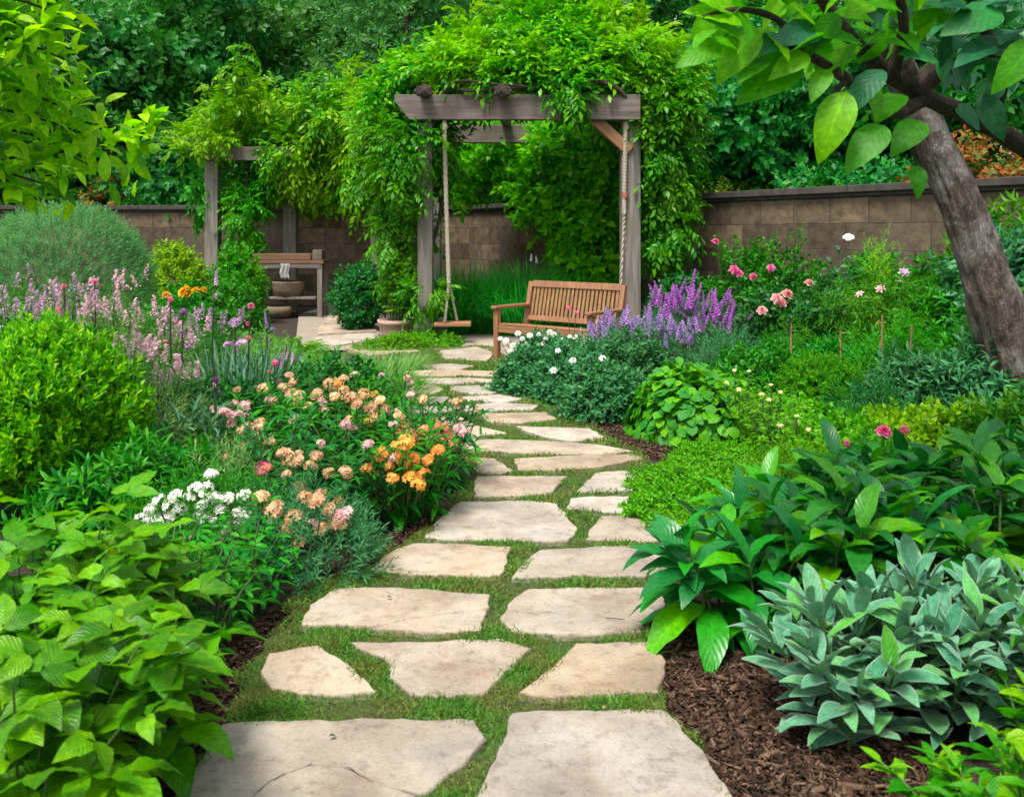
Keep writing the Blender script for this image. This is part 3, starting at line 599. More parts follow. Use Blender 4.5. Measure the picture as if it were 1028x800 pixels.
# ------------------------------------------------------------------ foliage materials
G = {}
G['raspb'] = leafmat('bright_leaf', [(0.045, 0.13, 0.010), (0.075, 0.20, 0.012), (0.12, 0.27, 0.02), (0.19, 0.34, 0.03)], .38, .38, .4, vein=.30, veinfreq=9, noise=.18, ncol=(.28, .36, .04), nscale=14)
G['mid'] = leafmat('mid_leaf', [(0.03, 0.11, 0.018), (0.055, 0.165, 0.022), (0.10, 0.235, 0.03)], .33, .45)
G['dark'] = leafmat('dark_leaf', [(0.018, 0.08, 0.018), (0.032, 0.115, 0.022), (0.06, 0.165, 0.026)], .28, .42)
G['blue'] = leafmat('blue_green_leaf', [(0.03, 0.115, 0.038), (0.05, 0.16, 0.05), (0.085, 0.215, 0.07)], .28, .5)
G['box'] = leafmat('box_leaf', [(0.03, 0.13, 0.006), (0.08, 0.25, 0.008), (0.18, 0.38, 0.014), (0.34, 0.50, 0.025)], .42, .4, hue=.515)
G['lime'] = leafmat('lime_leaf', [(0.12, 0.24, 0.012), (0.22, 0.36, 0.02), (0.33, 0.45, 0.03)], .4, .45)
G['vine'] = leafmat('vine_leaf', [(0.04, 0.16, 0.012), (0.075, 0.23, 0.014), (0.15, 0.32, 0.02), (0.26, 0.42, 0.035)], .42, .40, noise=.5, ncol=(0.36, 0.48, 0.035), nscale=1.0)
G['vine2'] = leafmat('shaded_vine_leaf', [(0.035, 0.13, 0.014), (0.065, 0.20, 0.016), (0.12, 0.29, 0.024)], .40, .42, noise=.35, ncol=(0.20, 0.32, 0.025), nscale=1.3)  # darker vine copy, shade of hanging curtains put into colour; plain green on bushes
G['big'] = leafmat('glossy_leaf', [(0.016, 0.095, 0.02), (0.028, 0.14, 0.026), (0.05, 0.19, 0.03), (0.12, 0.29, 0.03)], .28, .30, .5, vein=.26, veinfreq=9, vbump=.0012, hue=.512)
G['lamb'] = leafmat('felted_leaf', [(0.048, 0.15, 0.085), (0.07, 0.19, 0.11), (0.105, 0.235, 0.145), (0.09, 0.27, 0.05)], .16, .75, .15, vein=.28, veinfreq=8, sheen=.3, rim=(0.27, 0.36, 0.28), hue=.5, sat=1.15)
G['young'] = leafmat('young_leaf', [(0.05, 0.17, 0.02), (0.09, 0.24, 0.02), (0.22, 0.38, 0.02)], .36, .4, vein=.25)
G['hosta'] = leafmat('round_leaf', [(0.04, 0.15, 0.03), (0.07, 0.21, 0.03), (0.13, 0.29, 0.035)], .32, .46, vein=.3, hue=.508)
G['grass'] = leafmat('grass_blade', [(0.022, 0.18, 0.048), (0.045, 0.27, 0.05), (0.09, 0.35, 0.06)], .45, .5, hue=.5)
G['pale'] = leafmat('pale_blade', [(0.10, 0.19, 0.055), (0.16, 0.26, 0.08), (0.25, 0.34, 0.14)], .35, .6)
G['strap'] = leafmat('blue_strap_leaf', [(0.05, 0.14, 0.075), (0.075, 0.18, 0.095), (0.12, 0.24, 0.12)], .25, .5)
G['cover'] = leafmat('groundcover_leaf', [(0.07, 0.18, 0.012), (0.12, 0.26, 0.02), (0.19, 0.33, 0.03)], .36, .5)
G['tree'] = leafmat('maple_leaf', [(0.014, 0.09, 0.030), (0.028, 0.15, 0.042), (0.06, 0.23, 0.055)], .34, .45, noise=.35, ncol=(0.09, 0.25, 0.03), nscale=.5, hue=.495)
G['tree2'] = leafmat('grove_leaf', [(0.025, 0.11, 0.016), (0.05, 0.17, 0.022), (0.10, 0.25, 0.03)], .36, .45, noise=.35, ncol=(0.18, 0.33, 0.025), nscale=.4)
G['willow'] = leafmat('willow_leaf', [(0.03, 0.13, 0.045), (0.055, 0.19, 0.06), (0.10, 0.26, 0.08)], .3, .5, hue=.495)
G['fir'] = leafmat('deep_green_leaf', [(0.012, 0.09, 0.028), (0.024, 0.145, 0.034), (0.055, 0.23, 0.042)], .32, .45, hue=.495)
G['sun'] = leafmat('sunny_leaf', [(0.13, 0.28, 0.008), (0.24, 0.42, 0.012), (0.40, 0.52, 0.025), (0.10, 0.22, 0.02)], .55, .4, vein=.2, hue=.518)
G['over'] = leafmat('overhanging_leaf', [(0.05, 0.18, 0.010), (0.09, 0.26, 0.012), (0.20, 0.40, 0.022)], .52, .45, .28, hue=.515, vein=.28, veinfreq=8, vbump=.0008)  # backlit brightness of the overhanging leaves put into their colour
G['overdark'] = leafmat('overhanging_dark_leaf', [(0.014, 0.075, 0.022), (0.022, 0.10, 0.028), (0.05, 0.16, 0.03)], .25, .40, .4, vein=.25, veinfreq=8, vbump=.0008)  # dark copy of the overhanging leaf, shade put into its colour
G['rust'] = leafmat('rusty_leaf', [(0.20, 0.06, 0.025), (0.28, 0.11, 0.04), (0.24, 0.15, 0.05), (0.07, 0.14, 0.03), (0.06, 0.12, 0.025)], .3, .6, hue=.5)
def petal(name, cols, tr=.35): return leafmat(name, cols, tr, .6, .2, tint=(1.1, 1.05, 1.0), hue=.5, sat=1.0)
Pm = {}
Pm['peach'] = petal('peach_petal', [(.56, .30, .14), (.64, .42, .24), (.68, .54, .36)]); Pm['orange'] = petal('orange_petal', [(.62, .22, .04), (.68, .33, .07), (.70, .42, .12)])
Pm['coral'] = petal('coral_petal', [(.52, .15, .09), (.60, .24, .14), (.64, .34, .2)]); Pm['pinkp'] = petal('soft_pink_petal', [(.62, .30, .33), (.68, .42, .42), (.70, .52, .48)])
Pm['white'] = petal('white_petal', [(.72, .72, .66), (.80, .80, .76)], .25); Pm['pink'] = petal('hot_pink_petal', [(.60, .06, .22), (.68, .14, .32), (.70, .24, .40)])
Pm['rose'] = petal('rose_petal', [(.62, .22, .26), (.70, .36, .36), (.70, .48, .42)]); Pm['purple'] = petal('purple_petal', [(.22, .05, .30), (.33, .09, .42), (.42, .17, .50)])
Pm['lilac'] = petal('lilac_petal', [(.42, .22, .44), (.52, .33, .50), (.60, .45, .55)]); Pm['blush'] = petal('pale_lilac_petal', [(.58, .30, .44), (.66, .42, .54), (.70, .56, .62)]); Pm['yellow'] = petal('yellow_petal', [(.75, .42, .02), (.80, .55, .04)])
Pm['lav'] = petal('lavender_petal', [(.20, .12, .34), (.30, .18, .44), (.40, .28, .50)]); Pm['paleyel'] = petal('pale_yellow_petal', [(.62, .55, .22), (.7, .66, .4)])

# ------------------------------------------------------------------ leaf templates (unit length)
L_ovate = [leaf(1, .54, 9, .22, .7, .38, .95, .10, tipw=.015), leaf(1, .48, 9, .30, 1.1, .40, 1.0, .14, tipw=.015), leaf(1, .52, 9, .15, .3, .40, .95, .08, tipw=.015)]
L_lance = [leaf(1, .24, 5, .3, .9, .42, .9), leaf(1, .20, 5, .3, .5, .4, .9)]
L_small = [leaf(1, .45, 2, .25, .4, .45, .8)]
L_round = [leaf(1, .88, 4, .18, .7, .42, .55, .08), leaf(1, .8, 4, .22, .5, .45, .55, .08)]
L_big = [leaf(1, .34, 8, .30, .95, .46, .85, .10), leaf(1, .38, 8, .25, 1.3, .46, .85, .12), leaf(1, .32, 8, .38, .55, .48, .85, .08)]
L_lamb = [leaf(1, .34, 7, .42, .55, .55, .75, .06, tipw=.1), leaf(1, .30, 7, .5, .95, .55, .75, .08, tipw=.1), leaf(1, .36, 7, .25, .15, .55, .7, .05, tipw=.1)]
L_over = [leaf(1, .50, 14, .14, .6, .36, .85, .05, tipw=.012), leaf(1, .56, 14, .22, .3, .34, .85, .05, tipw=.012), leaf(1, .46, 14, .10, 1.0, .38, .9, .07, tipw=.012)]
SP = {
 'box': [whorl(L_small[0], 12, .75, 1, .42, .1, s, .35) for s in (1, 2, 3)],
 'lance': [whorl(L_lance[0], 9, 1.0, 1, .75, .1, s, .4) for s in (1, 2, 3)],
 'fine': [whorl(leaf(1, .14, 2, .2, .4), 14, .8, 1, .42, .1, s, .4) for s in (1, 2, 3)],
 'ovate': [whorl(leaf(1, .5, 3, .2, .6), 8, 1.0, 1, .55, .15, s, .4) for s in (1, 2, 3)],
 'tri': [trifol(L_ovate[s], .62, .42, s) for s in (0, 1, 2)],
 'trin': [trifol(leaf(1, .36, 4, .25, .6), .62, .4, s) for s in (0, 1, 2)],
 'pin': [pinnate(leaf(1, .42, 2, .2, .5), 4, .36, .95, d, s) for s, d in ((1, .4), (2, .9), (3, 1.3))],
 'pinl': [pinnate(leaf(1, .40, 3, .2, .7), 3, .48, .85, d, s) for s, d in ((1, .4), (2, .9), (3, 1.2))],
 'fern': [pinnate(leaf(1, .26, 2, .1, .4), 11, .26, 1.1, d, s) for s, d in ((1, .7), (2, 1.0))],
 'bg': [whorl(leaf(1, .62, 2, .2, .4, .45), 9, 1.1, 1, .46, .1, s, .3) for s in (1, 2, 3)],
 'bgl': [whorl(leaf(1, .30, 2, .2, .4, .45), 12, .9, 1, .42, .1, s, .3) for s in (1, 2, 3)],
}
# ------------------------------------------------------------------ plant builders
def ellip(r, n, rad, amp=.22, inner=.65, zmin=-1.0):
    d = norm(r.normal(0, 1, (n * 3, 3))); d = d[d[:, 2] > zmin][:n]
    a, b, c = norm(r.normal(0, 1, (3, 3))); ph = r.uniform(0, 6.28, 3)
    lob = 1 + amp * (np.sin(d @ a * 5 + ph[0]) * .5 + np.sin(d @ b * 8 + ph[1]) * .35 + np.sin(d @ c * 13 + ph[2]) * .25)
    k = inner + (1 - inner) * r.random(len(d)) ** .6
    return d * np.array(rad) * (lob * k)[:, None], d
def stems_T(r, n, rx, ry, h, rad=.006, z0=0.0):
    Ts = []
    for i in range(n):
        a = r.uniform(0, 6.28); q = np.sqrt(r.random()); e = np.array([math.cos(a) * rx * q * .8, math.sin(a) * ry * q * .8, h * (.55 + .3 * r.random())])
        b = e * np.array([.2, .2, 0]); b[2] = -.02; m = (b + e) / 2 + np.array([e[0] * .12, e[1] * .12, h * .05])
        Ts.append(tube(smoothpath([b, m, e], 3), np.linspace(rad, rad * .5, 7), 5))
    return merge(Ts)
SEED = [100]
def rs(): SEED[0] += 1; return np.random.default_rng(SEED[0])
def bush(name, label, cat, px, Y, rx, h, sp, n, size, mat, group=None, mound=True, ry=None, up=.5, rnd=.45, amp=.22, inner=.6, stem='stem', nst=8, cz=None, droop=0, zc=.0, z0=0.0, part='foliage', shingle=0):
    r = rs(); ry = ry or rx; t = thing(name, label, cat, (X_(px, Y), Y, z0), 0, group)
    if mound: P, d = ellip(r, n, (rx, ry, h), amp, inner, -.02); P[:, 2] = np.maximum(P[:, 2], size * .3)
    else: P, d = ellip(r, n, (rx, ry, h / 2), amp, inner); P[:, 2] += h / 2 + zc
    D = d * np.array([1, 1, .8]) + np.array([0, 0, up - droop]) + r.normal(0, rnd, P.shape); U = np.array([0, 0, 1.]) + r.normal(0, .25, P.shape) + d * .3
    if shingle: D = -(UP - d * d[:, 2:3]) + d * .45 + r.normal(0, .35, P.shape); U = d + np.array([0, 0, .25]) + r.normal(0, .15, P.shape)
    npart(part, instm(sp, P - norm(D) * size * .4, D, U, size * r.uniform(.7, 1.25, len(P))), mat, t)
    if nst: npart('stems', stems_T(r, nst, rx, ry, h), M[stem], t)
    return t
def stalks(name, label, cat, px, Y, n, h, spread, lf, per, ls, mat, group=None, t0=.2, el=(.1, .8), lean=.35, stem='stem', srad=.006, r0=.4, top=True, tap=.4, droop=0.0, z0=0.0, curve=.15, part='foliage'):
    """leafy stems rising from a crown and leaning outward"""
    r = rs(); t = thing(name, label, cat, (X_(px, Y), Y, z0), 0, group); P, D, U, S, Ts, tips = [], [], [], [], [], []
    for i in range(n):
        a = r.uniform(0, 6.283); q = math.sqrt((i + .5) / n); b = np.array([math.cos(a) * spread * q * r0, math.sin(a) * spread * q * r0, 0]); hh = h * r.uniform(.72, 1.05) * (1 - .25 * q * q)
        e = np.array([math.cos(a) * spread * q, math.sin(a) * spread * q, hh]) + np.array([r.normal(0, .03), r.normal(0, .03), 0]); m = b * .55 + e * .45; m[2] = hh * (.5 + curve)
        path = smoothpath([b, m, e], 4); Ts.append(tube(path, np.linspace(srad, srad * .5, len(path)), 5)); tips.append(e)
        az0 = r.uniform(0, 6.28)
        for j in range(per):
            u = t0 + (1 - t0) * j / max(per - 1, 1); k = u * (len(path) - 1); k0 = min(int(k), len(path) - 2); p = path[k0] + (path[k0 + 1] - path[k0]) * (k - k0); ax = norm(path[k0 + 1] - path[k0])
            az = az0 + j * 2.4 + r.uniform(-.3, .3); rad = np.array([math.cos(az), math.sin(az), 0]); elv = el[0] + (el[1] - el[0]) * u ** 2 + r.uniform(-.2, .2)
            P.append(p); D.append(rad * math.cos(elv) + ax * math.sin(elv) + np.array([0, 0, -droop * (1 - u)])); U.append(np.array([0, 0, 1]) - rad * .4 + r.normal(0, .15, 3)); S.append(ls * (1 - tap * u ** 2) * r.uniform(.75, 1.15))
    npart(part, instm(lf, P, D, U, S), mat, t); [npart('stem', T, M[stem], t) for T in Ts] if n <= 20 else npart('stems', merge(Ts), M[stem], t); return t, np.array(tips)
def tuft(name, label, cat, px, Y, n, h, rad, mat, group=None, width=.012, spread=.5, droop=1.0, z0=0.0, ry=None):
    r = rs(); t = thing(name, label, cat, (X_(px, Y), Y, z0), 0, group); a = r.uniform(0, 6.28, n); q = np.sqrt(r.random(n))
    P = np.c_[np.cos(a) * q * rad, np.sin(a) * q * (ry or rad), np.zeros(n)]; D = np.c_[np.cos(a) * q * spread + r.normal(0, .12, n), np.sin(a) * q * spread + r.normal(0, .12, n), np.ones(n)]
    U = -np.c_[np.cos(a), np.sin(a), np.zeros(n)] + r.normal(0, .4, (n, 3)); Ts = [blade(1, width / h, 5, dd, 1) for dd in (droop * .4, droop, droop * 1.7)]
    npart('blades', instm(Ts, P, D, U, h * r.uniform(.6, 1.15, n)), mat, t); return t

# ------------------------------------------------------------------ flower head meshes (axis +Z, unit size ~1 m across, scaled per head)
def axisz(T):  # +Y templates to +Z
    V, Fq, UV = T; return np.c_[V[:, 0], -V[:, 2], V[:, 1]], Fq, UV
def floret(n=5, W=.62, el=.35, lay=1):
    lf = leaf(1, W, 2, .2, .5, .6, .7, tipw=.25); Ts = []
    for q in range(lay):
        a = np.arange(n) * 6.283 / n + q * .6; e = el + q * .45
        Ts.append(inst(lf, np.zeros((n, 3)), np.c_[np.cos(a) * math.cos(e), np.sin(a) * math.cos(e), np.full(n, math.sin(e))], np.tile([0, 0, 1.], (n, 1)), 1 - .22 * q))
    return merge(Ts)
def orient(T, P, N_, S):  # place +Z templates
    V, Fq, UV = T; return inst((np.c_[V[:, 0], V[:, 2], -V[:, 1]], Fq, UV), P, N_, np.array([.3, .2, .1]), S)
def truss(k, seed, sz=.42):
    r = np.random.default_rng(seed); d = norm(r.normal(0, 1, (k * 3, 3))); d = d[d[:, 2] > -.1][:k]
    return orient(floret(), d * np.array([.5, .5, .34]), d + r.normal(0, .2, d.shape), sz * r.uniform(.8, 1.2, len(d)))
def spike(k, seed, rad=.1, sz=.11):
    r = np.random.default_rng(seed); u = np.linspace(0, 1, k); a = np.arange(k) * 2.4; w_ = rad * (1 - .75 * u ** 1.5)
    P = np.c_[np.cos(a) * w_, np.sin(a) * w_, u]; N_ = np.c_[np.cos(a), np.sin(a), np.full(k, .5)] + r.normal(0, .2, (k, 3)); return orient(floret(4, .8, .5), P, N_, sz * (1 - .5 * u) * r.uniform(.8, 1.2, k))
def panicle(k, seed, sz=.1, rad=.34):
    r = np.random.default_rng(seed); u = np.linspace(0, 1, k) ** .8; a = r.uniform(0, 6.28, k); w_ = rad * (1 - u * .85) * np.sqrt(r.random(k)); P = np.c_[np.cos(a) * w_, np.sin(a) * w_, u]
    return orient(floret(4, .7, .3), P, r.normal(0, 1, (k, 3)) + [0, 0, 1], sz * r.uniform(.6, 1.3, k))
def umbel(k, seed):
    r = np.random.default_rng(seed); a = r.uniform(0, 6.28, k); q = np.sqrt(r.random(k)); P = np.c_[np.cos(a) * q * .5, np.sin(a) * q * .5, .16 * (1 - q * q)]
    return orient(floret(5, .8, .2), P, np.c_[P[:, :2] * .6, np.ones(k)] + r.normal(0, .15, (k, 3)), .17)
def rosehead(seed): return merge([orient(floret(6, 1.0, .15 + .33 * q, 1), [(0, 0, .05 * q)], [(0.05, 0, 1)], .52 - .07 * q) for q in range(5)])
HM = {}
def head(kind, col):
    k = (kind, col)
    if k not in HM:
        f = {'truss': lambda: [truss(20, s, .27) for s in (1, 2, 3)], 'spike': lambda: [spike(46, s, .13, .13) for s in (1, 2, 3)], 'panicle': lambda: [panicle(40, s, .085, .30) for s in (1, 2, 3)], 'umbel': lambda: [umbel(26, s) for s in (1, 2)],
             'rose': lambda: [rosehead(1)], 'flat': lambda: [floret(6, .6, .25, 2)], 'tallspike': lambda: [spike(50, s, .075, .085) for s in (1, 2, 3)], 'ball': lambda: [orient(floret(5, .5, .4), norm(np.random.default_rng(4).normal(0, 1, (26, 3))) * .32, norm(np.random.default_rng(4).normal(0, 1, (26, 3))), .26)]}[kind]()
        HM[k] = [mesh_of(kind + '_flower', T, Pm[col]) for T in f]
    return HM[k]
def flowers(t, kind, col, pts, size, seed=0, tilt=.3, toward=(-.1, -.35, 1), name='flower_head', stem=True, base=None, srad=.0035, smat='stem'):
    r = np.random.default_rng(seed + 5); ms = head(kind, col); Ts = []
    for k, p in enumerate(pts):
        o = bpy.data.objects.new(name, ms[k % len(ms)]); COL.objects.link(o); o.parent = t; o.location = p
        d = Vector((toward[0] + r.normal(0, tilt), toward[1] + r.normal(0, tilt), toward[2])); q = d.to_track_quat('Z', 'Y') @ Quaternion((0, 0, 1), r.uniform(0, 6.28)); o.rotation_mode = 'QUATERNION'; o.rotation_quaternion = q
        s = size * r.uniform(.78, 1.2); o.scale = (s, s, s)
        if stem:
            p = np.array(p, float); b = np.array([p[0] * .55, p[1] * .55, p[2] * .35]) if base is None else np.array(base, float); m = (p + b) / 2 + np.array([p[0] * .08, p[1] * .08, 0]); Ts.append(tube(smoothpath([b, m, p], 3), srad, 4))
    for T in Ts: npart('flower_stem', T, M[smat], t)
def loc_px(t, lst, Y):  # flower positions given as pixels at depth Y, in the plant's own space
    return [tuple(at(x, y, Y + dy) - t.location) for x, y, dy in [(q + (0,))[:3] for q in lst]]
def rpts(r, n, rx, ry, z0, z1, dome=.25):
    a = r.uniform(0, 6.28, n); q = np.sqrt(r.random(n)); z = r.uniform(z0, z1, n) * (1 - dome * q * q); return [tuple(v) for v in np.c_[np.cos(a) * q * rx, np.sin(a) * q * ry, z]]

# ================================================================== LEFT SIDE
gA = 'light green broad leaved plants at the lower left'
for k, (px, Y, n, h, sprd, lab) in enumerate([
  (20, 2.05, 13, .62, .34, 'light green three leaved plant filling the bottom left corner'), (104, 2.42, 14, .52, .30, 'light green three leaved plant leaning over the mulch by the cracked flagstone'),
  (30, 2.75, 15, .66, .38, 'tallest light green three leaved plant below the clipped boxwood'), (128, 3.0, 13, .50, .28, 'light green three leaved plant between tall one and fine white flowers')]):
    stalks('broadleaf_plant', lab, 'plant', px, Y, n, h, sprd, SP['tri'], 7, .29, G['raspb'], gA, .3, (0.0, .5), droop=.25, tap=.3, srad=.005)
gB = 'small leaved plants along left mulch edge'
for px, Y, lab in [(200, 3.25, 'dark small leaved plant beside the bark mulch near the little triangular flagstone'), (236, 3.55, 'dark green lobed leaf plant below the white flowers at path edge'), (160, 3.55, 'green lobed leaf plant under the clipped boxwood'), (250, 3.95, 'low green leafy plant just behind the mulch at left path edge')]:
    stalks('leafy_plant', lab, 'plant', px, Y, 13, .36, .26, SP['trin'], 7, .14, G['mid'], gB, .2, (0, .6), droop=.15)
# clipped boxwood
bush('boxwood', 'bright green rounded boxwood bush at the left edge', 'shrub', 46, 4.9, .47, 1.0, SP['box'], 2300, .115, G['box'], mound=False, up=1.15, rnd=.28, amp=.12, inner=.6, stem='limb', nst=10)
# white and blush cluster
t = bush('white_flower_plant', 'low plant covered in white flower heads beside the boxwood', 'flowering plant', 208, 4.15, .42, .42, SP['fine'], 620, .10, G['mid'])
r = rs(); flowers(t, 'truss', 'white', loc_px(t, [(190, 500), (203, 507), (215, 500), (180, 512), (196, 490), (222, 512), (170, 520), (228, 500), (240, 515), (152, 512), (158, 522), (185, 526), (206, 522), (212, 476), (230, 530), (245, 498), (143, 520), (176, 498), (220, 540), (192, 538), (166, 532), (250, 520), (172, 507), (200, 517), (217, 523), (160, 502), (236, 528), (148, 532), (208, 492), (184, 545)], 4.0), .06, 1)
t = bush('blush_flower_plant', 'low plant with blush cream flower clusters at the left path edge', 'flowering plant', 306, 4.0, .36, .36, SP['fine'], 560, .10, G['blue'])
flowers(t, 'truss', 'peach', loc_px(t, [(306, 500), (296, 521), (318, 503), (288, 530), (275, 512), (330, 512), (340, 524), (322, 530), (262, 500), (300, 545)], 3.9), .075, 2)
flowers(t, 'truss', 'pinkp', loc_px(t, [(338, 521), (348, 516), (316, 527)], 3.9), .07, 3)
# peach and orange azalea drift
gC = 'peach and orange flowered perennials'
AZ = [
  (405, 4.75, .40, .55, 'orange', [(402, 455), (410, 470), (398, 448), (412, 480), (390, 468), (425, 475), (405, 462), (368, 470), (440, 452), (416, 462), (394, 480), (430, 462), (384, 456), (408, 444), (420, 486)], 'bushy perennial with clear orange flowers leaning over the path'),
  (430, 5.35, .36, .55, 'coral', [(405, 428), (425, 432), (438, 440), (418, 445), (445, 430), (455, 445), (402, 437), (428, 446), (412, 436), (450, 438), (436, 428)], 'bushy perennial with coral red flowers nearest the path'),
  (352, 5.3, .40, .55, 'peach', [(345, 392), (352, 400), (358, 406), (365, 396), (372, 410), (382, 402), (378, 418), (336, 398)], 'bushy perennial with big cream peach flower trusses in the middle of the bed'),
  (290, 4.85, .42, .52, 'peach', [(290, 460), (300, 463), (312, 468), (318, 458), (285, 455), (330, 475)], 'bushy perennial with apricot flowers just behind white flower heads'),
  (262, 5.6, .42, .58, 'pinkp', [(256, 435), (250, 430), (262, 438), (225, 415), (238, 418), (246, 408), (232, 425)], 'bushy perennial with salmon pink flowers left of the peach ones'),
  (300, 6.3, .42, .55, 'peach', [(238, 392), (264, 390), (284, 389), (292, 395), (300, 398), (318, 396), (330, 385), (345, 380), (276, 402), (310, 408)], 'bushy perennial with small cream and peach flowers towards the back'),
  (372, 6.5, .40, .52, 'orange', [(362, 402), (376, 396), (352, 398), (385, 410), (370, 425), (340, 385)], 'bushy perennial with pale orange flowers next to the airy grass'),
  (330, 4.55, .34, .42, 'coral', [(268, 471), (300, 490), (322, 497), (340, 505)], 'bushy perennial with few faded coral flowers at the front of drift')]
for k, (px, Y, rx, h, col, pts, lab) in enumerate(AZ):
    t, tips = stalks('flowering_perennial', lab, 'flowering plant', px, Y, 34, h, rx, L_lance, 13, .15, [G['mid'], G['dark']][k % 2], gC, .12, (-.1, .8), droop=.1, srad=.004)
    flowers(t, 'truss', col, loc_px(t, [(x, y, .1 * math.sin(x)) for x, y in pts], Y - .30), .066, k)
    r = rs(); flowers(t, 'truss', ['pinkp', 'peach'][k % 2], [tuple(q + np.array([0, 0, .01])) for q in tips[r.permutation(len(tips))[:7]]], .055, k + 40)
t = thing('wild_pink', 'single hot pink bloom among the peach flowers', 'flower', gr(264, 600)); flowers(t, 'truss', 'pink', loc_px(t, [(264, 471)], 4.55), .085, base=(0, .4, 0)); t.location = t.location

# strap leaves, iris and grasses
stalks('strap_leaf_plant', 'blue grey spiky leaved plant right of the boxwood', 'plant', 186, 5.15, 8, .52, .22, [leaf(1, .11, 6, .4, 1.0, .4, .7), leaf(1, .10, 6, .4, .5, .4, .7)], 14, .30, G['strap'], None, .1, (.2, 1.1))
gI = 'upright sword leaved clumps'
for px, Y, lab in [(222, 7.3, 'sword leaved clump among dark flower stalks'), (252, 7.0, 'sword leaved clump in front of the potting table ferns'), (270, 7.8, 'sword leaved clump right of the purple blooms')]:
    tuft('iris_clump', lab, 'plant', px, Y, 130, .62, .2, G['strap'], gI, .026, .35, .6)
gD = 'tall airy pink flowered perennials'
PK = [(18, 7.2, 1.05, 'lilac', 'tall airy plant with lilac flowers at the left edge'), (62, 7.6, 1.12, 'lilac', 'tall airy plant with lilac flowers in front of the grey green dome'), (108, 7.0, 1.10, 'pinkp', 'tall airy plant with rosy flowers behind the boxwood'), (136, 7.9, 1.20, 'pinkp', 'tallest airy plant with pale pink flower plumes'),
      (168, 7.3, .92, 'pinkp', 'airy pale pink flowered plant near yellow blooms'), (38, 8.6, 1.16, 'lilac', 'lilac flowered airy plant deep in the bed'), (205, 8.3, .9, 'lilac', 'airy lilac flowered plant under the yellow blooms'), (110, 6.1, .85, 'pinkp', 'short airy pinkish plant right behind the boxwood'), (160, 6.2, .7, 'pinkp', 'faded airy plant between boxwood and peach flowers'), (90, 8.8, 1.15, 'pinkp', 'rose flowered airy plant by the foot of grey green dome')]
for k, (px, Y, h, col, lab) in enumerate(PK):
    t, tips = stalks('tall_perennial', lab, 'flowering plant', px, Y, 26, h, .36, SP['fine'], 11, .13, G['pale' if k % 3 else 'mid'], gD, .1, (.2, .9), srad=.004)
    r = rs(); hs = [tuple(q + np.array([r.normal(0, .05), r.normal(0, .05), -.10])) for q in tips[:18]]
    flowers(t, 'panicle', 'blush' if col == 'pinkp' else col, hs, .14, k, .2, (0, 0, 1), 'flower_plume', False)
gE = 'dark flower stalks'
for k, (px, yb, yt, Y, col, kind, lab) in enumerate([(171, 400, 298, 6.4, 'pink', 'ball', 'dark thin flower stalk nearest the boxwood'), (184, 395, 310, 6.7, 'purple', 'ball', 'dark thin flower stalk beside the yellow blooms'), (217, 380, 268, 7.0, 'lilac', 'tallspike', 'tallest dark flower stalk rising past the yellow blooms'), (236, 370, 322, 7.2, 'lilac', 'truss', 'flower stalk topped with large orchid purple blooms'),
      (252, 385, 305, 7.4, 'pink', 'ball', 'dark flower stalk with reddish tip'), (268, 380, 312, 7.6, 'lav', 'tallspike', 'dark flower stalk before the ferns with narrow tip'), (288, 385, 345, 7.7, 'lilac', 'spike', 'short stalk with mauve blooms near the potting table'), (302, 395, 358, 7.4, 'purple', 'ball', 'short stalk with deep violet round bloom'), (217, 410, 378, 5.9, 'purple', 'ball', 'little violet bloom above the salmon flowers'), (276, 390, 362, 7.0, 'pink', 'ball', 'short stalk with crimson round bloom'), (64, 340, 285, 7.0, 'pink', 'ball', 'deep pink bloom above the boxwood'), (95, 320, 280, 6.9, 'pink', 'ball', 'second deep pink bloom above the boxwood, nearer the plumes')]):
    t = thing('flower_stalk', lab, 'flower', (X_(px, Y), Y, 0), 0, gE); zt = 1.5 - (yt - HY) * Y / F; r = rs(); b = [(r.normal(0, .03), 0, 0), (r.normal(0, .02), 0, zt * .5), (0, 0, zt)]
    npart('stem', tube(smoothpath(b, 5), np.linspace(.008, .005, 11), 6), M['dstem'], t)
    P = [np.array(b[1]) * (u) for u in np.linspace(.2, 1.2, 10)]; npart('leaves', instm(L_lance, P, r.normal(0, 1, (10, 3)) * [1, 1, .3] + [0, 0, .5], (0, 0, 1), .12), G['dark'], t)
    flowers(t, kind, col, [(0, 0, zt - (.14 if 'spike' in kind else .02))] + ([(.06, -.03, zt - .18), (-.05, 0, zt - .2)] if kind in ('spike', 'truss') else []), {'truss': .085, 'ball': .06, 'tallspike': .16, 'spike': .13}[kind], k, .1, (0, 0, 1), 'flower_head', False)
    flowers(t, 'ball', col, [tuple(r.normal(0, .03, 2)) + (zt * u,) for u in (.7, .82)], .04, k, .2, (0, 0, 1), 'bud', False)
t, tips = stalks('yellow_flower_plant', 'plant with golden yellow blooms in front of the lime shrub', 'flowering plant', 190, 9.3, 10, .75, .15, L_lance, 8, .16, G['mid'])
flowers(t, 'rose', 'yellow', loc_px(t, [(184, 294), (190, 296), (196, 292), (204, 292), (187, 291)], 9.2), .11, 3, .4, (0, -.5, 1), base=(0, 0, .4))
flowers(t, 'rose', 'orange', loc_px(t, [(167, 297)], 9.2), .10, 4, base=(-.1, 0, .4))
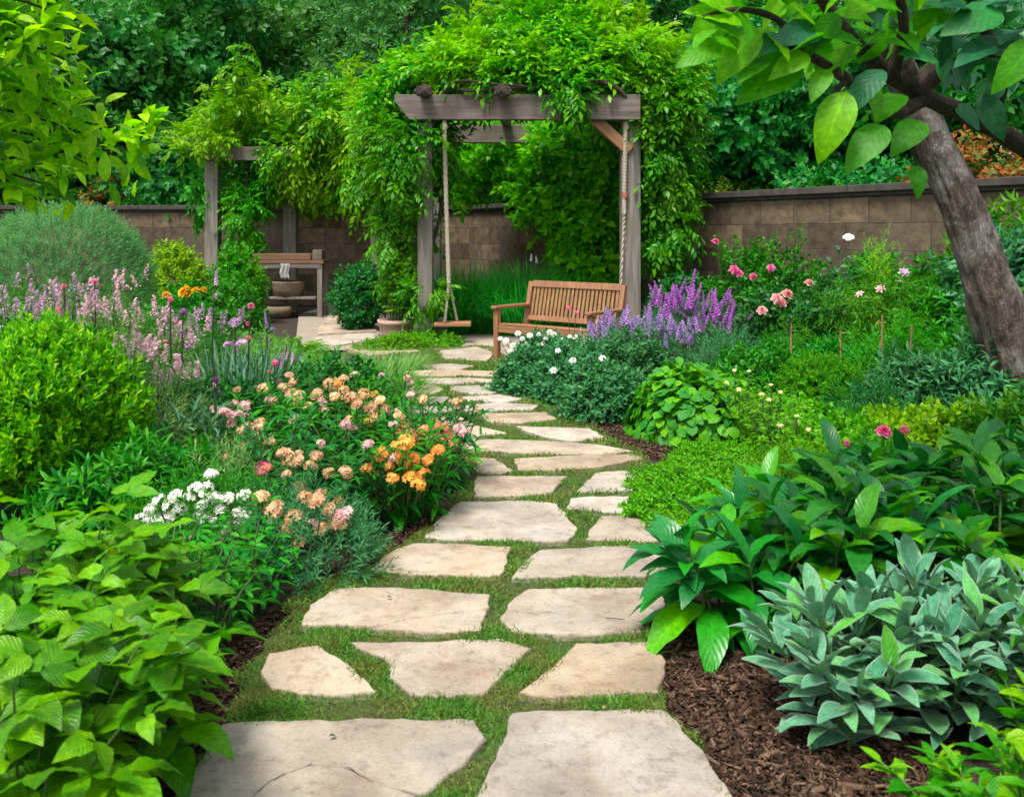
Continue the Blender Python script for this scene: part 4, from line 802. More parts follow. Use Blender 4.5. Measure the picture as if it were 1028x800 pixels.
# grey-green dome and lime ball
bush('rosemary_dome', 'large domed grey green bush behind the pink flowers', 'shrub', 66, 10.6, .95, 1.82, SP['fine'], 7000, .13, leafmat('rosemary_leaf', [(.06, .17, .065), (.09, .23, .09), (.14, .30, .12)], .3, .55, hue=.505), mound=False, up=.7, rnd=.2, amp=.04, inner=.84, stem='limb')
bush('lime_shrub', 'small rounded lime green shrub beside the far pergola post', 'shrub', 174, 14.0, .5, 1.32, SP['ovate'], 1000, .13, G['lime'], mound=False, up=.6, amp=.12, stem='limb')
bush('background_shrub', 'mixed green shrub below the lime shrub', 'shrub', 215, 12.5, .7, .85, SP['ovate'], 700, .16, G['mid'], None, True, stem='limb')
bush('background_shrub', 'leafy shrub climbing at the foot of the far left pergola post', 'shrub', 238, 15.2, .45, 1.15, SP['ovate'], 600, .15, G['vine2'], None, False, stem='limb')
for k, (px, Y, lab) in enumerate([(296, 10.6, 'pale green ferny plant in front of the potting table'), (262, 10.0, 'ferny plant left of the paler one by potting table'), (306, 9.3, 'ferny plant at the edge of the patio slabs')]):
    r = rs(); t = thing('fern', lab, 'fern', (X_(px, Y), Y, 0), 0, 'ferny plants before the patio'); a = r.uniform(0, 6.28, 34); D = np.c_[np.cos(a), np.sin(a), r.uniform(.5, 1.8, 34)]
    npart('fronds', instm(SP['fern'], np.c_[np.cos(a) * .05, np.sin(a) * .05, np.full(34, .05)], D, (0, 0, 1), r.uniform(.3, .45, 34)), G['cover'], t)
gG = 'airy pale grasses beside the path'
for px, Y, h, lab in [(372, 8.6, .5, 'pale wispy grass at left path edge by the tapering flagstone'), (400, 9.9, .26, 'pale wispy grass in front of the patio'), (345, 9.0, .36, 'pale wispy grass behind peach flowers'), (325, 8.4, .55, 'green wispy grass between ferns and peach flowers'), (385, 7.7, .5, 'green wispy grass behind the coral flowers'), (290, 8.9, .5, 'green wispy grass near the short mauve stalks')]:
    t = tuft('wispy_grass', lab, 'grass', px, Y, 420, h, .32, G['pale' if 'pale' in lab else 'mid'], gG, .008, .7, 1.0)
    if 0: flowers(t, 'tallspike', 'white', rpts(r, 9, .3, .3, .42, .58), .11, 3, .2, (0, 0, 1), 'seed_head', True, None, .002)
gF = 'low green filler plants in the left bed'
for k, (px, Y, h, lab) in enumerate([(70, 5.9, .6, 'leafy filler plant behind the boxwood'), (150, 5.4, .45, 'leafy filler plant at right side of the boxwood'), (215, 6.3, .45, 'leafy filler plant under the dark stalks'), (130, 4.6, .35, 'leafy filler plant below the blue grey strap leaves'), (260, 8.8, .5, 'leafy filler plant behind the sword leaves'), (-20, 6.2, .8, 'leafy filler plant at the left picture edge'), (180, 10.2, .7, 'leafy filler plant behind the yellow blooms'), (110, 9.6, .8, 'leafy filler plant at the foot of grey green dome'), (340, 7.2, .4, 'leafy filler plant under the cream flowers'), (20, 9.4, .9, 'leafy filler plant left of the grey green dome'), (235, 4.8, .34, 'leafy filler plant among the white and peach flowers')]):
    bush('filler_plant', lab, 'plant', px, Y, .48, h, [SP['lance'], SP['fine'], SP['ovate']][k % 3], 520, .14, G[['mid', 'pale', 'dark'][k % 3]], gF)
# by the pergola post
bush('round_shrub', 'dark green rounded shrub at the patio back beside the clay pot', 'shrub', 362, 14.0, .42, 1.0, SP['ovate'], 700, .13, G['dark'], None, False, stem='limb')
t, _ = stalks('potted_plant', 'light green leafy plant growing in the pinkish clay pot', 'plant', 400, YP, 34, 1.15, .42, SP['tri'], 7, .16, G['vine'], None, .25, (.1, .7), droop=.1, r0=.3, z0=.2)
bush('post_groundcover', 'low green groundcover around the foot of the pergola post', 'groundcover', 425, 12.05, .55, .17, SP['ovate'], 700, .07, G['cover'], ry=.4)
bush('post_groundcover', 'low green groundcover between the clay pot and pale grass', 'groundcover', 392, 11.6, .45, .16, SP['ovate'], 500, .07, G['cover'], ry=.3)
gH = 'tall green grass clumps behind the bench'
for px, Y, h, lab in [(452, 13.5, .95, 'tall grass clump behind the rope swing seat'), (488, 13.7, 1.05, 'tall grass clump left of the bench armrest'), (522, 13.4, 1.1, 'tall grass clump behind the left end of bench back'), (556, 13.6, 1.05, 'tall grass clump behind the middle of bench back'), (592, 13.5, 1.0, 'tall grass clump behind the right end of bench back'), (470, 14.4, 1.1, 'tall grass clump deep in shade by the wall'), (535, 14.6, 1.15, 'tall grass clump in front of wall under the vine')]:
    tuft('grass_clump', lab, 'grass', px, Y, 900, h, .34, G['grass'], gH, .018, .45, .8)
t = thing('iris_bloom', 'pair of pale iris blooms above the grass behind bench', 'flower', (X_(537, 14.2), 14.2, 0)); flowers(t, 'spike', 'white', loc_px(t, [(533, 262), (539, 264)], 14.2), .12, 1, .1, (0, 0, 1), base=(0, 0, .3))

# ================================================================== RIGHT SIDE
gR = 'white flowered shrubs along the right path edge'
for px, Y, rx, h, pts, lab in [
  (548, 9.2, .44, .44, [(502, 340), (520, 335), (545, 345), (552, 334), (568, 346), (578, 339), (586, 344), (594, 341), (512, 352), (528, 346), (540, 360), (556, 358), (508, 342), (515, 347), (524, 340), (532, 337), (541, 336), (548, 340), (556, 336), (563, 341), (572, 338), (536, 352), (548, 356), (518, 356), (572, 354), (580, 346)], 'blue green shrub with creamy white blooms in front of the bench'),
  (583, 8.1, .42, .46, [(560, 352), (575, 362), (590, 368), (556, 372), (605, 360)], 'blue green shrub with few white blooms beside the moss path'),
  (607, 7.35, .36, .42, [], 'blue green low shrub at the edge of bare mulch patch'), (632, 8.4, .42, .58, [], 'blue green shrub behind the bare mulch, below purple flowers'), (528, 8.55, .3, .42, [], 'smallest blue green shrub spilling onto the thin flagstones')]:
    t = bush('white_flower_shrub', lab, 'flowering shrub', px, Y, rx, h, SP['ovate'], 820, .10, G['blue'], gR)
    if pts: flowers(t, 'rose', 'white', loc_px(t, pts, Y - .25), .06, 5, .4, (0, -.6, 1))
gS = 'purple flowered perennials by the bench'
for px, Y, h, n, col, lab in [(625, 9.0, .74, 30, 'lav', 'hazy lavender flowered plant in front of the bench right end'), (672, 8.8, .78, 26, 'lav', 'hazy lavender flowered plant right of the bench'), (700, 9.9, 1.0, 30, 'purple', 'tall purple spiked plant at the wall pier'), (728, 9.5, .85, 20, 'purple', 'shorter purple spiked plant left of the rose bush'), (672, 9.9, .92, 18, 'purple', 'purple spiked plant behind the hazy lavender'), (606, 9.35, .60, 22, 'lilac', 'lilac flowered plant nearest the bench slats'), (632, 9.5, .78, 22, 'lav', 'lavender flowered plant hiding the bench right armrest')]:
    t, tips = stalks('purple_perennial', lab, 'flowering plant', px, Y, 34, h * .92, .36, SP['fine'], 9, .12, G['blue'], gS, .1, (.2, .9), srad=.004)
    flowers(t, 'spike' if col == 'lav' else 'tallspike', col, [tuple(q + np.array([0, 0, -.08])) for q in tips[:n]], (.15 if col != 'purple' else .22), int(px), .24, (0, 0, 1), 'flower_spike', False)
t = thing('coral_bloom', 'small coral pink bloom in front of the bench back', 'flower', (X_(572, 9.4), 9.4, 0)); flowers(t, 'truss', 'pink', loc_px(t, [(571, 309), (579, 314)], 9.4), .06, base=(0, 0, .2))
# round-leaved mound
r = rs()
bush('round_leaf_shrub', 'mound of overlapping round green leaves right of bare mulch', 'shrub', 702, 6.75, .56, .52, [leaf(1, .92, 4, .14, .6, .44, .5, .06), leaf(1, .85, 4, .2, .4, .45, .5, .06)], 1300, .085, G['hosta'], None, True, amp=.12, inner=.82, shingle=1)
bush('clipped_ball', 'small clipped green ball beside the round leaved mound', 'shrub', 824, 7.2, .34, .52, SP['box'], 1300, .07, G['young'], None, False, amp=.06, inner=.75, stem='limb')
gK = 'yellow green columbine like plants'
for px, Y, h, lab in [(742, 6.3, .56, 'yellow green leafy plant in front of the round leaved mound'), (775, 6.0, .52, 'yellow green leafy plant below the clipped ball'), (790, 5.6, .40, 'short yellow green leafy plant before the glossy leaves')]:
    t, tips = stalks('columbine', lab, 'plant', px, Y, 20, h, .26, SP['trin'], 7, .10, G['cover'], gK, .2, (.1, .6), srad=.003)
    flowers(t, 'flat', 'paleyel', [tuple(q) for q in tips[:4]], .02, 2, .4)
gM = 'low bright groundcover at the right path edge'
for px, Y, rx, lab in [(690, 5.2, .36, 'bright green groundcover mat beside the domed flagstone'), (672, 4.75, .26, 'bright green groundcover mat touching the white flagstone'), (735, 5.0, .36, 'bright green groundcover mat in front of columbines'), (715, 4.5, .3, 'bright green groundcover mat in front of the glossy leaves'), (768, 4.75, .34, 'bright green groundcover mat behind the glossy leaves'), (728, 5.75, .42, 'bright green groundcover mat between round leaved mound and columbines'), (790, 5.25, .36, 'bright green groundcover mat under the short columbine')]:
    bush('groundcover', lab, 'groundcover', px, Y, rx, .13, SP['ovate'], 900, .05, G['cover'], gM, ry=rx * .8, nst=4)
# roses
gP = 'rose bushes before the wall'
for px, Y, rx, h, pink, lab in [(768, 10.6, .62, 1.38, [(718, 243), (774, 269), (756, 279), (737, 271), (742, 275)], 'tall rose bush with hot pink roses against the wall'), (800, 9.6, .6, 1.0, [], 'lower rose bush with pale peach roses')]:
    t = bush('rose_bush', lab, 'rose bush', px, Y, rx, h, SP['ovate'], 1000, .15, G['mid' if pink else 'dark'], gP, False, amp=.35, stem='limb', inner=.35)
    if pink: flowers(t, 'rose', 'pink', loc_px(t, pink, Y - .4), .11, 1, .3, (0, -.8, .7), srad=.004)
    else: flowers(t, 'rose', 'rose', loc_px(t, [(812, 285), (786, 304), (790, 296), (780, 300), (765, 312)], Y - .4), .12, 1, .3, (0, -.8, .7), srad=.004)
bush('background_shrub', 'dark leafy shrub in the shade under the vine, right of bench', 'shrub', 690, 12.2, .5, .95, SP['ovate'], 600, .15, G['dark'], None, False, stem='limb')
t, tips = stalks('fine_leaf_bush', 'bright green fine leaved bushy plant in front of the wall', 'plant', 905, 8.7, 90, 1.1, .70, SP['lance'], 12, .13, G['vine2'], None, .1, (.2, .9))
flowers(t, 'flat', 'pinkp', loc_px(t, [(884, 290), (863, 295), (905, 283), (903, 312)], 8.5), .05, 3)
stalks('feathery_plume', 'upright yellow green feathery plant left of the leaning trunk', 'plant', 886, 9.6, 60, 1.5, .30, SP['fine'], 14, .15, G['lime'], None, .15, (.4, 1.1), r0=.6, srad=.004)
t, tips = stalks('tall_perennial', 'thin tall plant with white umbel against the wall', 'flowering plant', 848, 9.4, 8, 1.35, .22, SP['ovate'], 9, .13, G['blue']); flowers(t, 'umbel', 'white', loc_px(t, [(852, 238)], 9.4), .11, base=(0, 0, .6)); flowers(t, 'flat', 'lilac', loc_px(t, [(908, 274)], 9.0), .08, base=(.3, 0, .5))
gT = 'leafy shrubs beside the leaning trunk'
for px, Y, rx, h, mt, sp, sz, lab in [(950, 9.0, .55, 1.15, 'mid', 'ovate', .17, 'leafy shrub just left of the leaning trunk'), (1030, 7.9, .6, 1.5, 'blue', 'ovate', .20, 'broad leaved blue green shrub behind the leaning trunk'), (1010, 8.6, .55, 1.62, 'vine2', 'lance', .18, 'bright leafy shrub tall against the wall at the right edge'), (1060, 6.6, .55, 1.0, 'mid', 'lance', .17, 'leafy shrub at the right edge below the trunk')]:
    bush('leafy_shrub', lab, 'shrub', px, Y, rx, h, SP[sp], 900, sz, G[mt], gT, False, stem='limb', amp=.3)
gU = 'low mixed perennials in the right bed'
for k, (px, Y, rx, h, mt, sp, sz, lab) in enumerate([(930, 6.7, .42, .58, 'blue', 'lance', .15, 'blue green lance leaved plant below the leaning trunk'), (990, 6.4, .44, .62, 'blue', 'lance', .15, 'blue green lance leaved plant at trunk base'), (875, 6.4, .36, .40, 'dark', 'fine', .12, 'dark fine leaved plant around the dry canes'), (850, 5.5, .38, .33, 'cover', 'ovate', .11, 'yellow green filler plant behind glossy leaves, under the pink peony'), (930, 5.6, .40, .40, 'lime', 'ovate', .11, 'lime leaved plant right of the pink peony'), (1010, 5.4, .45, .46, 'cover', 'ovate', .12, 'green filler plant at the right edge behind glossy leaves'), (960, 7.6, .5, .7, 'mid', 'lance', .15, 'green filler plant left of trunk base'), (850, 8.0, .45, .5, 'mid', 'lance', .14, 'green filler plant behind the clipped ball'), (800, 6.8, .34, .22, 'cover', 'ovate', .10, 'yellow green mound in front of the clipped ball'), (872, 7.3, .36, .42, 'vine2', 'lance', .12, 'fresh green plant right of the clipped ball'), (760, 7.6, .45, .55, 'mid', 'ovate', .12, 'fresh green plant left of the clipped ball'), (905, 7.6, .5, .72, 'vine2', 'fine', .14, 'feathery fresh green plant behind the straight dry cane'), (835, 8.9, .55, .85, 'vine2', 'fine', .15, 'feathery green plant below the white umbel'), (970, 8.2, .55, 1.0, 'vine2', 'lance', .15, 'fresh green shrubby plant just left of the trunk'), (870, 9.8, .6, 1.1, 'mid', 'ovate', .15, 'green shrubby plant against the wall under the plume'), (735, 8.2, .5, .56, 'blue', 'fine', .13, 'soft blue green plant under the purple spikes'), (780, 8.5, .5, .52, 'mid', 'fine', .13, 'soft green plant under the rose bush'), (1080, 5.0, .5, .6, 'mid', 'lance', .15, 'green filler plant beyond the glossy leaves at the right edge'), (800, 5.0, .34, .28, 'cover', 'fine', .10, 'fine yellow green plant behind the front glossy leaves'), (880, 4.95, .4, .32, 'mid', 'fine', .11, 'fine green plant right behind glossy leaves')]):
    bush('filler_plant', lab, 'plant', px, Y, rx, h, SP[sp], 560, sz, G[mt], gU)
for px, yb, yt, Y, lab in [(793, 362, 325, 7.6, 'dry brown cane left of the clipped ball'), (843, 360, 332, 7.8, 'short dry brown cane behind the clipped ball'), (884, 372, 316, 7.2, 'dry brown flower stalk between trunk and clipped ball'), (911, 376, 326, 7.1, 'straight dry cane nearest the leaning trunk')]:
    t = thing('garden_cane', lab, 'cane', (X_(px, Y), Y, 0), 0, 'dry brown canes in the right bed'); zt = 1.5 - (yt - HY) * Y / F; rr = rs()
    npart('cane', tube([(0, 0, 0), (.01, 0, zt * .5), (rr.normal(0, .02), 0, zt)], [.010, .009, .007], 8), M['cane'], t)
    for u in (.75, .95): npart('dry_leaf', inst(L_lance[0], [(0, 0, zt * u)], [rr.normal(0, 1, 3)], (0, 0, 1), .08), M['cane'], t)
t, tips = stalks('peony', 'pink peony bloom standing above the glossy leaves', 'flower', 887, 4.7, 6, .42, .14, SP['trin'], 6, .12, G['mid']); flowers(t, 'rose', 'pink', loc_px(t, [(887, 434)], 4.65), .095, 1, .1, (0, -.6, 1), base=(0, 0, .1)); flowers(t, 'ball', 'pink', loc_px(t, [(850, 445), (908, 431)], 4.65), .05, 2, .1, (0, 0, 1), 'bud', base=(0, 0, .1))
# broad glossy drift
gV = 'broad glossy leaved clumps at the lower right'
for k, (px, Y, n, h, sprd, lab) in enumerate([(742, 3.35, 9, .42, .30, 'glossy leaved clump spilling over the path edge'), (830, 3.45, 11, .58, .34, 'glossy leaved clump directly behind silvery plant'), (925, 3.5, 11, .56, .34, 'glossy leaved clump behind the right half of silvery plant'), (1015, 3.3, 10, .62, .34, 'glossy leaved clump at the right picture edge'), (785, 4.0, 10, .44, .32, 'glossy leaved clump in the second row nearest path'), (880, 4.1, 11, .52, .34, 'glossy leaved clump under the pink peony'), (975, 4.15, 11, .58, .36, 'tallest glossy leaved clump in back row'), (1060, 4.0, 9, .58, .34, 'glossy leaved clump partly beyond the right edge')]):
    stalks('glossy_leaf_plant', lab, 'plant', px, Y, n, h, sprd, L_big, 11, .30, G['big'], gV, .25, (-.05, 1.0), droop=.35, srad=.008, tap=.35, r0=.55)
gW = 'silvery felted clumps'
for px, Y, n, h, sprd, lab in [(858, 2.72, 16, .36, .25, 'silvery felted leaf plant standing over the mulch'), (942, 2.82, 15, .42, .28, 'silvery felted leaf plant in the middle of silver drift'), (1008, 2.75, 13, .42, .26, 'silvery felted leaf plant at right end of the drift')]:
    stalks('lambs_ear', lab, 'plant', px, Y, n, h, sprd, L_lamb, 13, .205, G['lamb'], gW, .08, (.4, 1.3), droop=.05, srad=.007, tap=.35, r0=.5)
gX = 'bright young plants in the bottom right corner'
for px, Y, h, lab in [(990, 2.1, .25, 'bright green young plant in front of silvery leaves'), (1050, 2.05, .29, 'bright green young plant at the bottom right corner'), (1045, 2.4, .32, 'green young plant between silvery leaves and corner')]:
    stalks('young_plant', lab, 'plant', px, Y, 12, h, .19, [L_ovate[0], L_lance[0], leaf(1, .34, 5, .25, .6)], 9, .13, G['young'], gX, .2, (.1, .9))

# ================================================================== VINES
def vine(name, label, blobs, mat, sp, size, trunk=None, extra=None):
    r = rs(); t = thing(name, label, 'vine', (0, 0, 0)); Ps, Ds, Us = [], [], []
    for c, rad, n, up, dr in blobs:
        P, d = ellip(r, n, rad, .28, .45); K = max(6, n // 22); Cc = P[r.integers(len(P), size=K)]; kk = np.argmin(((P[:, None] - Cc[None]) ** 2).sum(2), 1); P = P + (Cc[kk] - P) * .38; P = P + np.array(c); Ps.append(P); Ds.append(d * .7 + np.array([0, 0, up]) + r.normal(0, .42, P.shape)); Us.append(np.array([0, 0, 1.]) + d * .6 + r.normal(0, .3, P.shape))
    P, D, U = map(np.concatenate, (Ps, Ds, Us)); npart('foliage', instm(sp, P, D, U, size * r.uniform(.45, 1.35, len(P))), mat, t)
    if trunk:
        for pts, rd in trunk: npart('stem', tube(smoothpath(pts, 5), np.linspace(rd, rd * .5, (len(pts) - 1) * 5 + 1) * (1 + .15 * np.sin(np.arange((len(pts) - 1) * 5 + 1) * 1.3)), 8), M['vinewood'], t)
    if extra: extra(t, r)
    return t
def shoots(lst, size, mat):
    def f(t, r):
        P, D, U, Ts = [], [], [], []
        for p, q in lst:
            p, q = np.array(p), np.array(q); path = smoothpath([p, (p + q) / 2 + r.normal(0, .06, 3), q], 4); Ts.append(tube(path, .006, 4))
            for k in range(12):
                u = k / 11 * .98; j = u * (len(path) - 1); j0 = min(int(j), len(path) - 2); P.append(path[j0]); D.append(norm(q - p) * .5 + r.normal(0, .7, 3) + np.array([0, 0, -.1])); U.append(np.array([0, 0, 1.]) + r.normal(0, .3, 3))
        npart('shoots', instm(SP['pinl'], P, D, U, size * r.uniform(.7, 1.2, len(P))), mat, t); [npart('shoot_stem', T, M['stem'], t) for T in Ts]
    return f
def A3(px, py, Y): return tuple(at(px, py, Y))
def blob(px, py, Y, wx, wz, wy, n, up=.1, dr=0): return (A3(px, py, Y), (wx * Y / F, wy, wz * Y / F), n, up, dr)
sh = []
for x, y, x2, y2 in [(480, 40, 470, 10), (520, 25, 515, -10), (560, 20, 566, -14), (610, 40, 622, 8), (650, 60, 668, 28), (440, 62, 418, 44), (400, 80, 380, 62), (590, 30, 585, -8), (540, 22, 535, -12), (500, 35, 490, 4), (680, 90, 704, 72), (470, 55, 450, 30), (630, 45, 640, 14), (385, 100, 362, 86), (420, 72, 402, 52)]: sh.append((A3(x, y, 13.2), A3(x2, y2, 13.0)))
vine('wisteria_vine', 'bright green vine heaped over the swing pergola', [
    blob(535, 64, 12.9, 120, 38, .6, 2000, .35), blob(450, 82, 12.95, 75, 26, .6, 800, .2), blob(615, 72, 12.9, 75, 42, .6, 1100, .2), blob(560, 32, 13.2, 75, 30, .5, 700, .4), blob(510, 82, 12.75, 105, 13, .5, 500, .2),
    blob(395, 118, 13.3, 36, 42, .8, 700, 0), blob(525, 76, 12.45, 112, 18, .35, 800, .2), blob(565, 94, 12.1, 22, 13, .2, 120, -.2)], G['vine'], SP['pin'], .34, [([(xr + .6, YF + .5, 2.3), (xr - .2, YF - .25, 3.45), (xl + 1.6, YF - .1, 3.5), (xl + .6, YF - .28, 3.42), (xl + .2, YF + .2, 3.6)], .035), ([(xl - .2, YF + .3, 2.2), (xl + .3, YF - .2, 3.44), (xl + 1.0, YF - .3, 3.5), (xl + 1.9, YF - .2, 3.42)], .025)], shoots(sh, .34, G['vine']))
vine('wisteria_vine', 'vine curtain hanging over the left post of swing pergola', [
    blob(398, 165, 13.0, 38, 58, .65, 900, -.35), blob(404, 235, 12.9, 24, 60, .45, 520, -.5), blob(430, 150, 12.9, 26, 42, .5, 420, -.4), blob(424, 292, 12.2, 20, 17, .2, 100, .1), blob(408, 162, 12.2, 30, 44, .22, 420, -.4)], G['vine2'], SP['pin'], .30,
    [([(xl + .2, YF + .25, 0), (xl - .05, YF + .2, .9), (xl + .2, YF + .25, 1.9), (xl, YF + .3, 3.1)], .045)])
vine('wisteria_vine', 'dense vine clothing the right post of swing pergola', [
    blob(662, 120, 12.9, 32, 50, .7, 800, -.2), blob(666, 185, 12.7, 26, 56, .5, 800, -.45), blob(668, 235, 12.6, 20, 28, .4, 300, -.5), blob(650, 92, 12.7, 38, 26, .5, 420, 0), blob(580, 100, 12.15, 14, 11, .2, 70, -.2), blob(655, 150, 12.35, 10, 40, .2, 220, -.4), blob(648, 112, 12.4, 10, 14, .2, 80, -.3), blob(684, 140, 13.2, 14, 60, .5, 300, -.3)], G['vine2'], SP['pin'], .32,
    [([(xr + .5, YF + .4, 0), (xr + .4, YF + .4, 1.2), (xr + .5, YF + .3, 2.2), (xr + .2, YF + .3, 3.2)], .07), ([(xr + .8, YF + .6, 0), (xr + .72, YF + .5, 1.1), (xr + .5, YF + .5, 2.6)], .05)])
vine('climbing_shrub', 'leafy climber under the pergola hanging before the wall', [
    blob(585, 165, 14.9, 62, 42, .5, 1000, .1), blob(598, 222, 14.6, 44, 44, .5, 700, -.1), blob(560, 195, 15.2, 40, 32, .4, 420, -.1), blob(620, 150, 14.2, 26, 40, .4, 380, 0), blob(520, 152, 15.9, 50, 34, .5, 600, .1), blob(465, 165, 16.4, 30, 40, .5, 420, -.1), blob(600, 268, 14.4, 32, 24, .3, 260, -.1)], leafmat('climber_leaf', [(0.09, 0.28, 0.025), (0.16, 0.38, 0.03), (0.28, 0.50, 0.04)], .45, .42), SP['ovate'], .30,  # leaf colour lifted to stand in for light lost under the vine
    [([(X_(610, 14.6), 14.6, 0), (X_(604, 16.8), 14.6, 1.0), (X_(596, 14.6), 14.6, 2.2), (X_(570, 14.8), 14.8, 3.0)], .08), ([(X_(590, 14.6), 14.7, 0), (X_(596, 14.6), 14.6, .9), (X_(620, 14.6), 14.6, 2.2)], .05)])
sh = []
for x, y, x2, y2 in [(222, 110, 226, 70), (240, 110, 244, 50), (232, 120, 208, 82), (250, 100, 262, 72), (214, 130, 196, 110), (200, 145, 172, 140), (300, 92, 318, 80), (352, 84, 345, 62), (270, 100, 280, 86), (242, 90, 240, 38), (236, 100, 252, 44), (330, 88, 336, 70), (195, 150, 168, 150)]: sh.append((A3(x, y, 16.3), A3(x2, y2, 16.2)))
vine('wisteria_vine', 'yellow green vine spreading over the smaller left pergola', [
    blob(285, 128, 17.4, 92, 22, .8, 1300, .3), blob(350, 118, 16.6, 60, 30, 1.0, 1100, .2), blob(225, 138, 17.0, 42, 15, .5, 420, .2), blob(325, 172, 16.9, 52, 32, .8, 900, -.3), blob(284, 148, 16.2, 20, 14, .25, 150, -.2), blob(215, 140, 16.25, 14, 8, .2, 60, -.2), blob(375, 160, 15.8, 36, 44, .7, 650, -.2), blob(235, 105, 16.6, 24, 22, .4, 90, .5)], G['vine'], SP['pin'], .36, None, shoots(sh, .34, G['vine']))
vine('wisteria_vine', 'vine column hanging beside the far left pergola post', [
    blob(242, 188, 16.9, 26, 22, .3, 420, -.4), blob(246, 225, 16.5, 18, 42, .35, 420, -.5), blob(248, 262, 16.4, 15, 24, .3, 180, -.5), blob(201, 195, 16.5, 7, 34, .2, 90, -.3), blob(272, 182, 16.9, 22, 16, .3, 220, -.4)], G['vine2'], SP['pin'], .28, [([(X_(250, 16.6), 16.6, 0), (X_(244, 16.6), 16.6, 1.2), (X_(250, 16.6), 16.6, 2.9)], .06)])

# ================================================================== TREES
def tree(name, label, px, Y, zc, rad, ncl, per, size, mat, sp, trunk_r=.2, group=None, flat=.45, clr=.85, trunk=True, seed=None, inner=.25, clz=0, dr=0, bark='limb'):
    """a tapered trunk with limbs, and a crown of sprays gathered in uneven flattened clumps"""
    r = rs(); t = thing(name, label, 'tree', (X_(px, Y), Y, 0), 0, group)
    C_, d = ellip(r, ncl, rad, .35, inner); C_ = C_ + np.array([0, 0, zc]); n = ncl * per
    cl = clr * r.uniform(.6, 1.4, ncl); k = np.repeat(np.arange(ncl), per); e = norm(r.normal(0, 1, (n, 3))); q = r.random(n) ** .45
    P = C_[k] + e * (cl[k] * q)[:, None] * np.array([1, 1, flat]); D = e * np.array([1, 1, .5]) + d[k] * .6 + np.array([0, 0, -dr]) + r.normal(0, .35, (n, 3)); U = np.array([0, 0, 1.]) + d[k] * .4 + r.normal(0, .3, (n, 3))
    P[:, 2] = np.maximum(P[:, 2], .3)
    npart('crown', instm(sp, P, D, U, size * r.uniform(.7, 1.3, n)), mat, t)
    if trunk:
        top = zc + rad[2] * .5; pth = smoothpath([(0, 0, -.05), (.06, 0, top * .33), (-.08, .05, top * .66), (0, 0, top)], 5); npart('trunk', tube(pth, np.linspace(trunk_r, trunk_r * .35, len(pth)), 10), M[bark], t)
        for i in range(7):
            b = pth[5 + i]; g = C_[r.integers(ncl)]; m = (b + g) / 2 + np.array([0, 0, .2]); npart('limb', tube(smoothpath([b, m, g], 4), np.linspace(trunk_r * .45, trunk_r * .1, 9), 7), M[bark], t)
    return t
gZ = 'background trees beyond the wall'
tree('maple_tree', 'dense blue green maple behind the left wall', 150, 23, 4.6, (3.6, 2.6, 4.2), 150, 34, .44, G['tree'], SP['bg'], .3, gZ)
tree('maple_tree', 'dark green maple rising behind the smaller pergola', 290, 25, 4.8, (3.4, 2.6, 4.6), 140, 34, .44, G['tree'], SP['bg'], .3, gZ)
tree('maple_tree', 'low dark maple bough hanging over the wall beside the far post', 175, 20.6, 2.7, (1.9, 1.0, 1.5), 60, 32, .38, G['tree'], SP['bg'], .15, gZ)
tree('willow_tree', 'soft grey green willowy tree above the gap between pergolas', 410, 22.5, 5.2, (2.6, 2.2, 4.0), 110, 34, .42, G['willow'], SP['bgl'], .25, gZ, flat=.9, dr=.5)
tree('shade_tree', 'deep green tree behind the heaped vine', 560, 25, 5.0, (3.8, 2.4, 4.5), 130, 34, .46, G['fir'], SP['bg'], .3, gZ)
tree('shade_tree', 'deep green tree right of the heaped vine', 700, 23.5, 4.8, (2.8, 2.2, 4.8), 120, 34, .42, G['fir'], SP['bg'], .3, gZ)
tree('layered_tree', 'dark layered tree spreading over the right wall', 790, 18.4, 3.7, (2.2, 1.6, 2.0), 95, 44, .34, G['fir'], SP['bg'], .2, gZ, flat=.22)
tree('layered_tree', 'dark layered tree in the right corner behind the orange shrub', 960, 17.5, 5.2, (3.4, 2.0, 3.0), 110, 36, .36, G['fir'], SP['bg'], .22, gZ, flat=.3)
tree('shade_tree', 'sunlit light green tree top at the top left of the pergolas', 235, 30, 8.4, (5, 2.6, 4.0), 120, 30, .55, G['tree2'], SP['bg'], .35, gZ)
tree('shade_tree', 'light green tree behind the willowy tree', 470, 31, 8.6, (5, 2.6, 4.5), 120, 30, .55, G['tree2'], SP['bg'], .35, gZ)
tree('shade_tree', 'dark tree behind the left edge branches', 20, 21, 4.0, (3.0, 2.2, 4.4), 110, 32, .44, G['tree'], SP['bg'], .3, gZ)
gO = 'orange and yellow shrubs beyond the wall'
for px, Y, rx, h, lab in [(985, 13.0, 1.2, 2.95, 'orange leaved shrub above the wall right of the leaning trunk'), (118, 20.0, .9, 2.75, 'small rusty leaved shrub above the left wall'), (830, 16.8, 1.3, 2.5, 'yellowish flecked shrub behind the wall coping'), (730, 17.8, 1.1, 2.5, 'flecked green and yellow shrub behind the wall near vine')]:
    bush('rusty_shrub', lab, 'shrub', px, Y, rx, h, SP['ovate'], 900, .22, G['rust'] if 'yellow' not in lab else leafmat('flecked_leaf', [(.03, .1, .02), (.05, .14, .02), (.22, .25, .04), (.4, .32, .08)], .3, .5), gO, False, stem='limb')
bush('evergreen_hedge', 'dark evergreen shrub behind the right wall under layered tree', 'shrub', 880, 15.5, 1.8, 2.7, SP['bg'], 900, .34, G['fir'], None, False, stem='limb')
bush('evergreen_hedge', 'dark evergreen shrub filling the corner where the walls meet', 'shrub', 640, 20.5, 2.2, 3.0, SP['bg'], 900, .36, G['fir'], None, False, stem='limb')
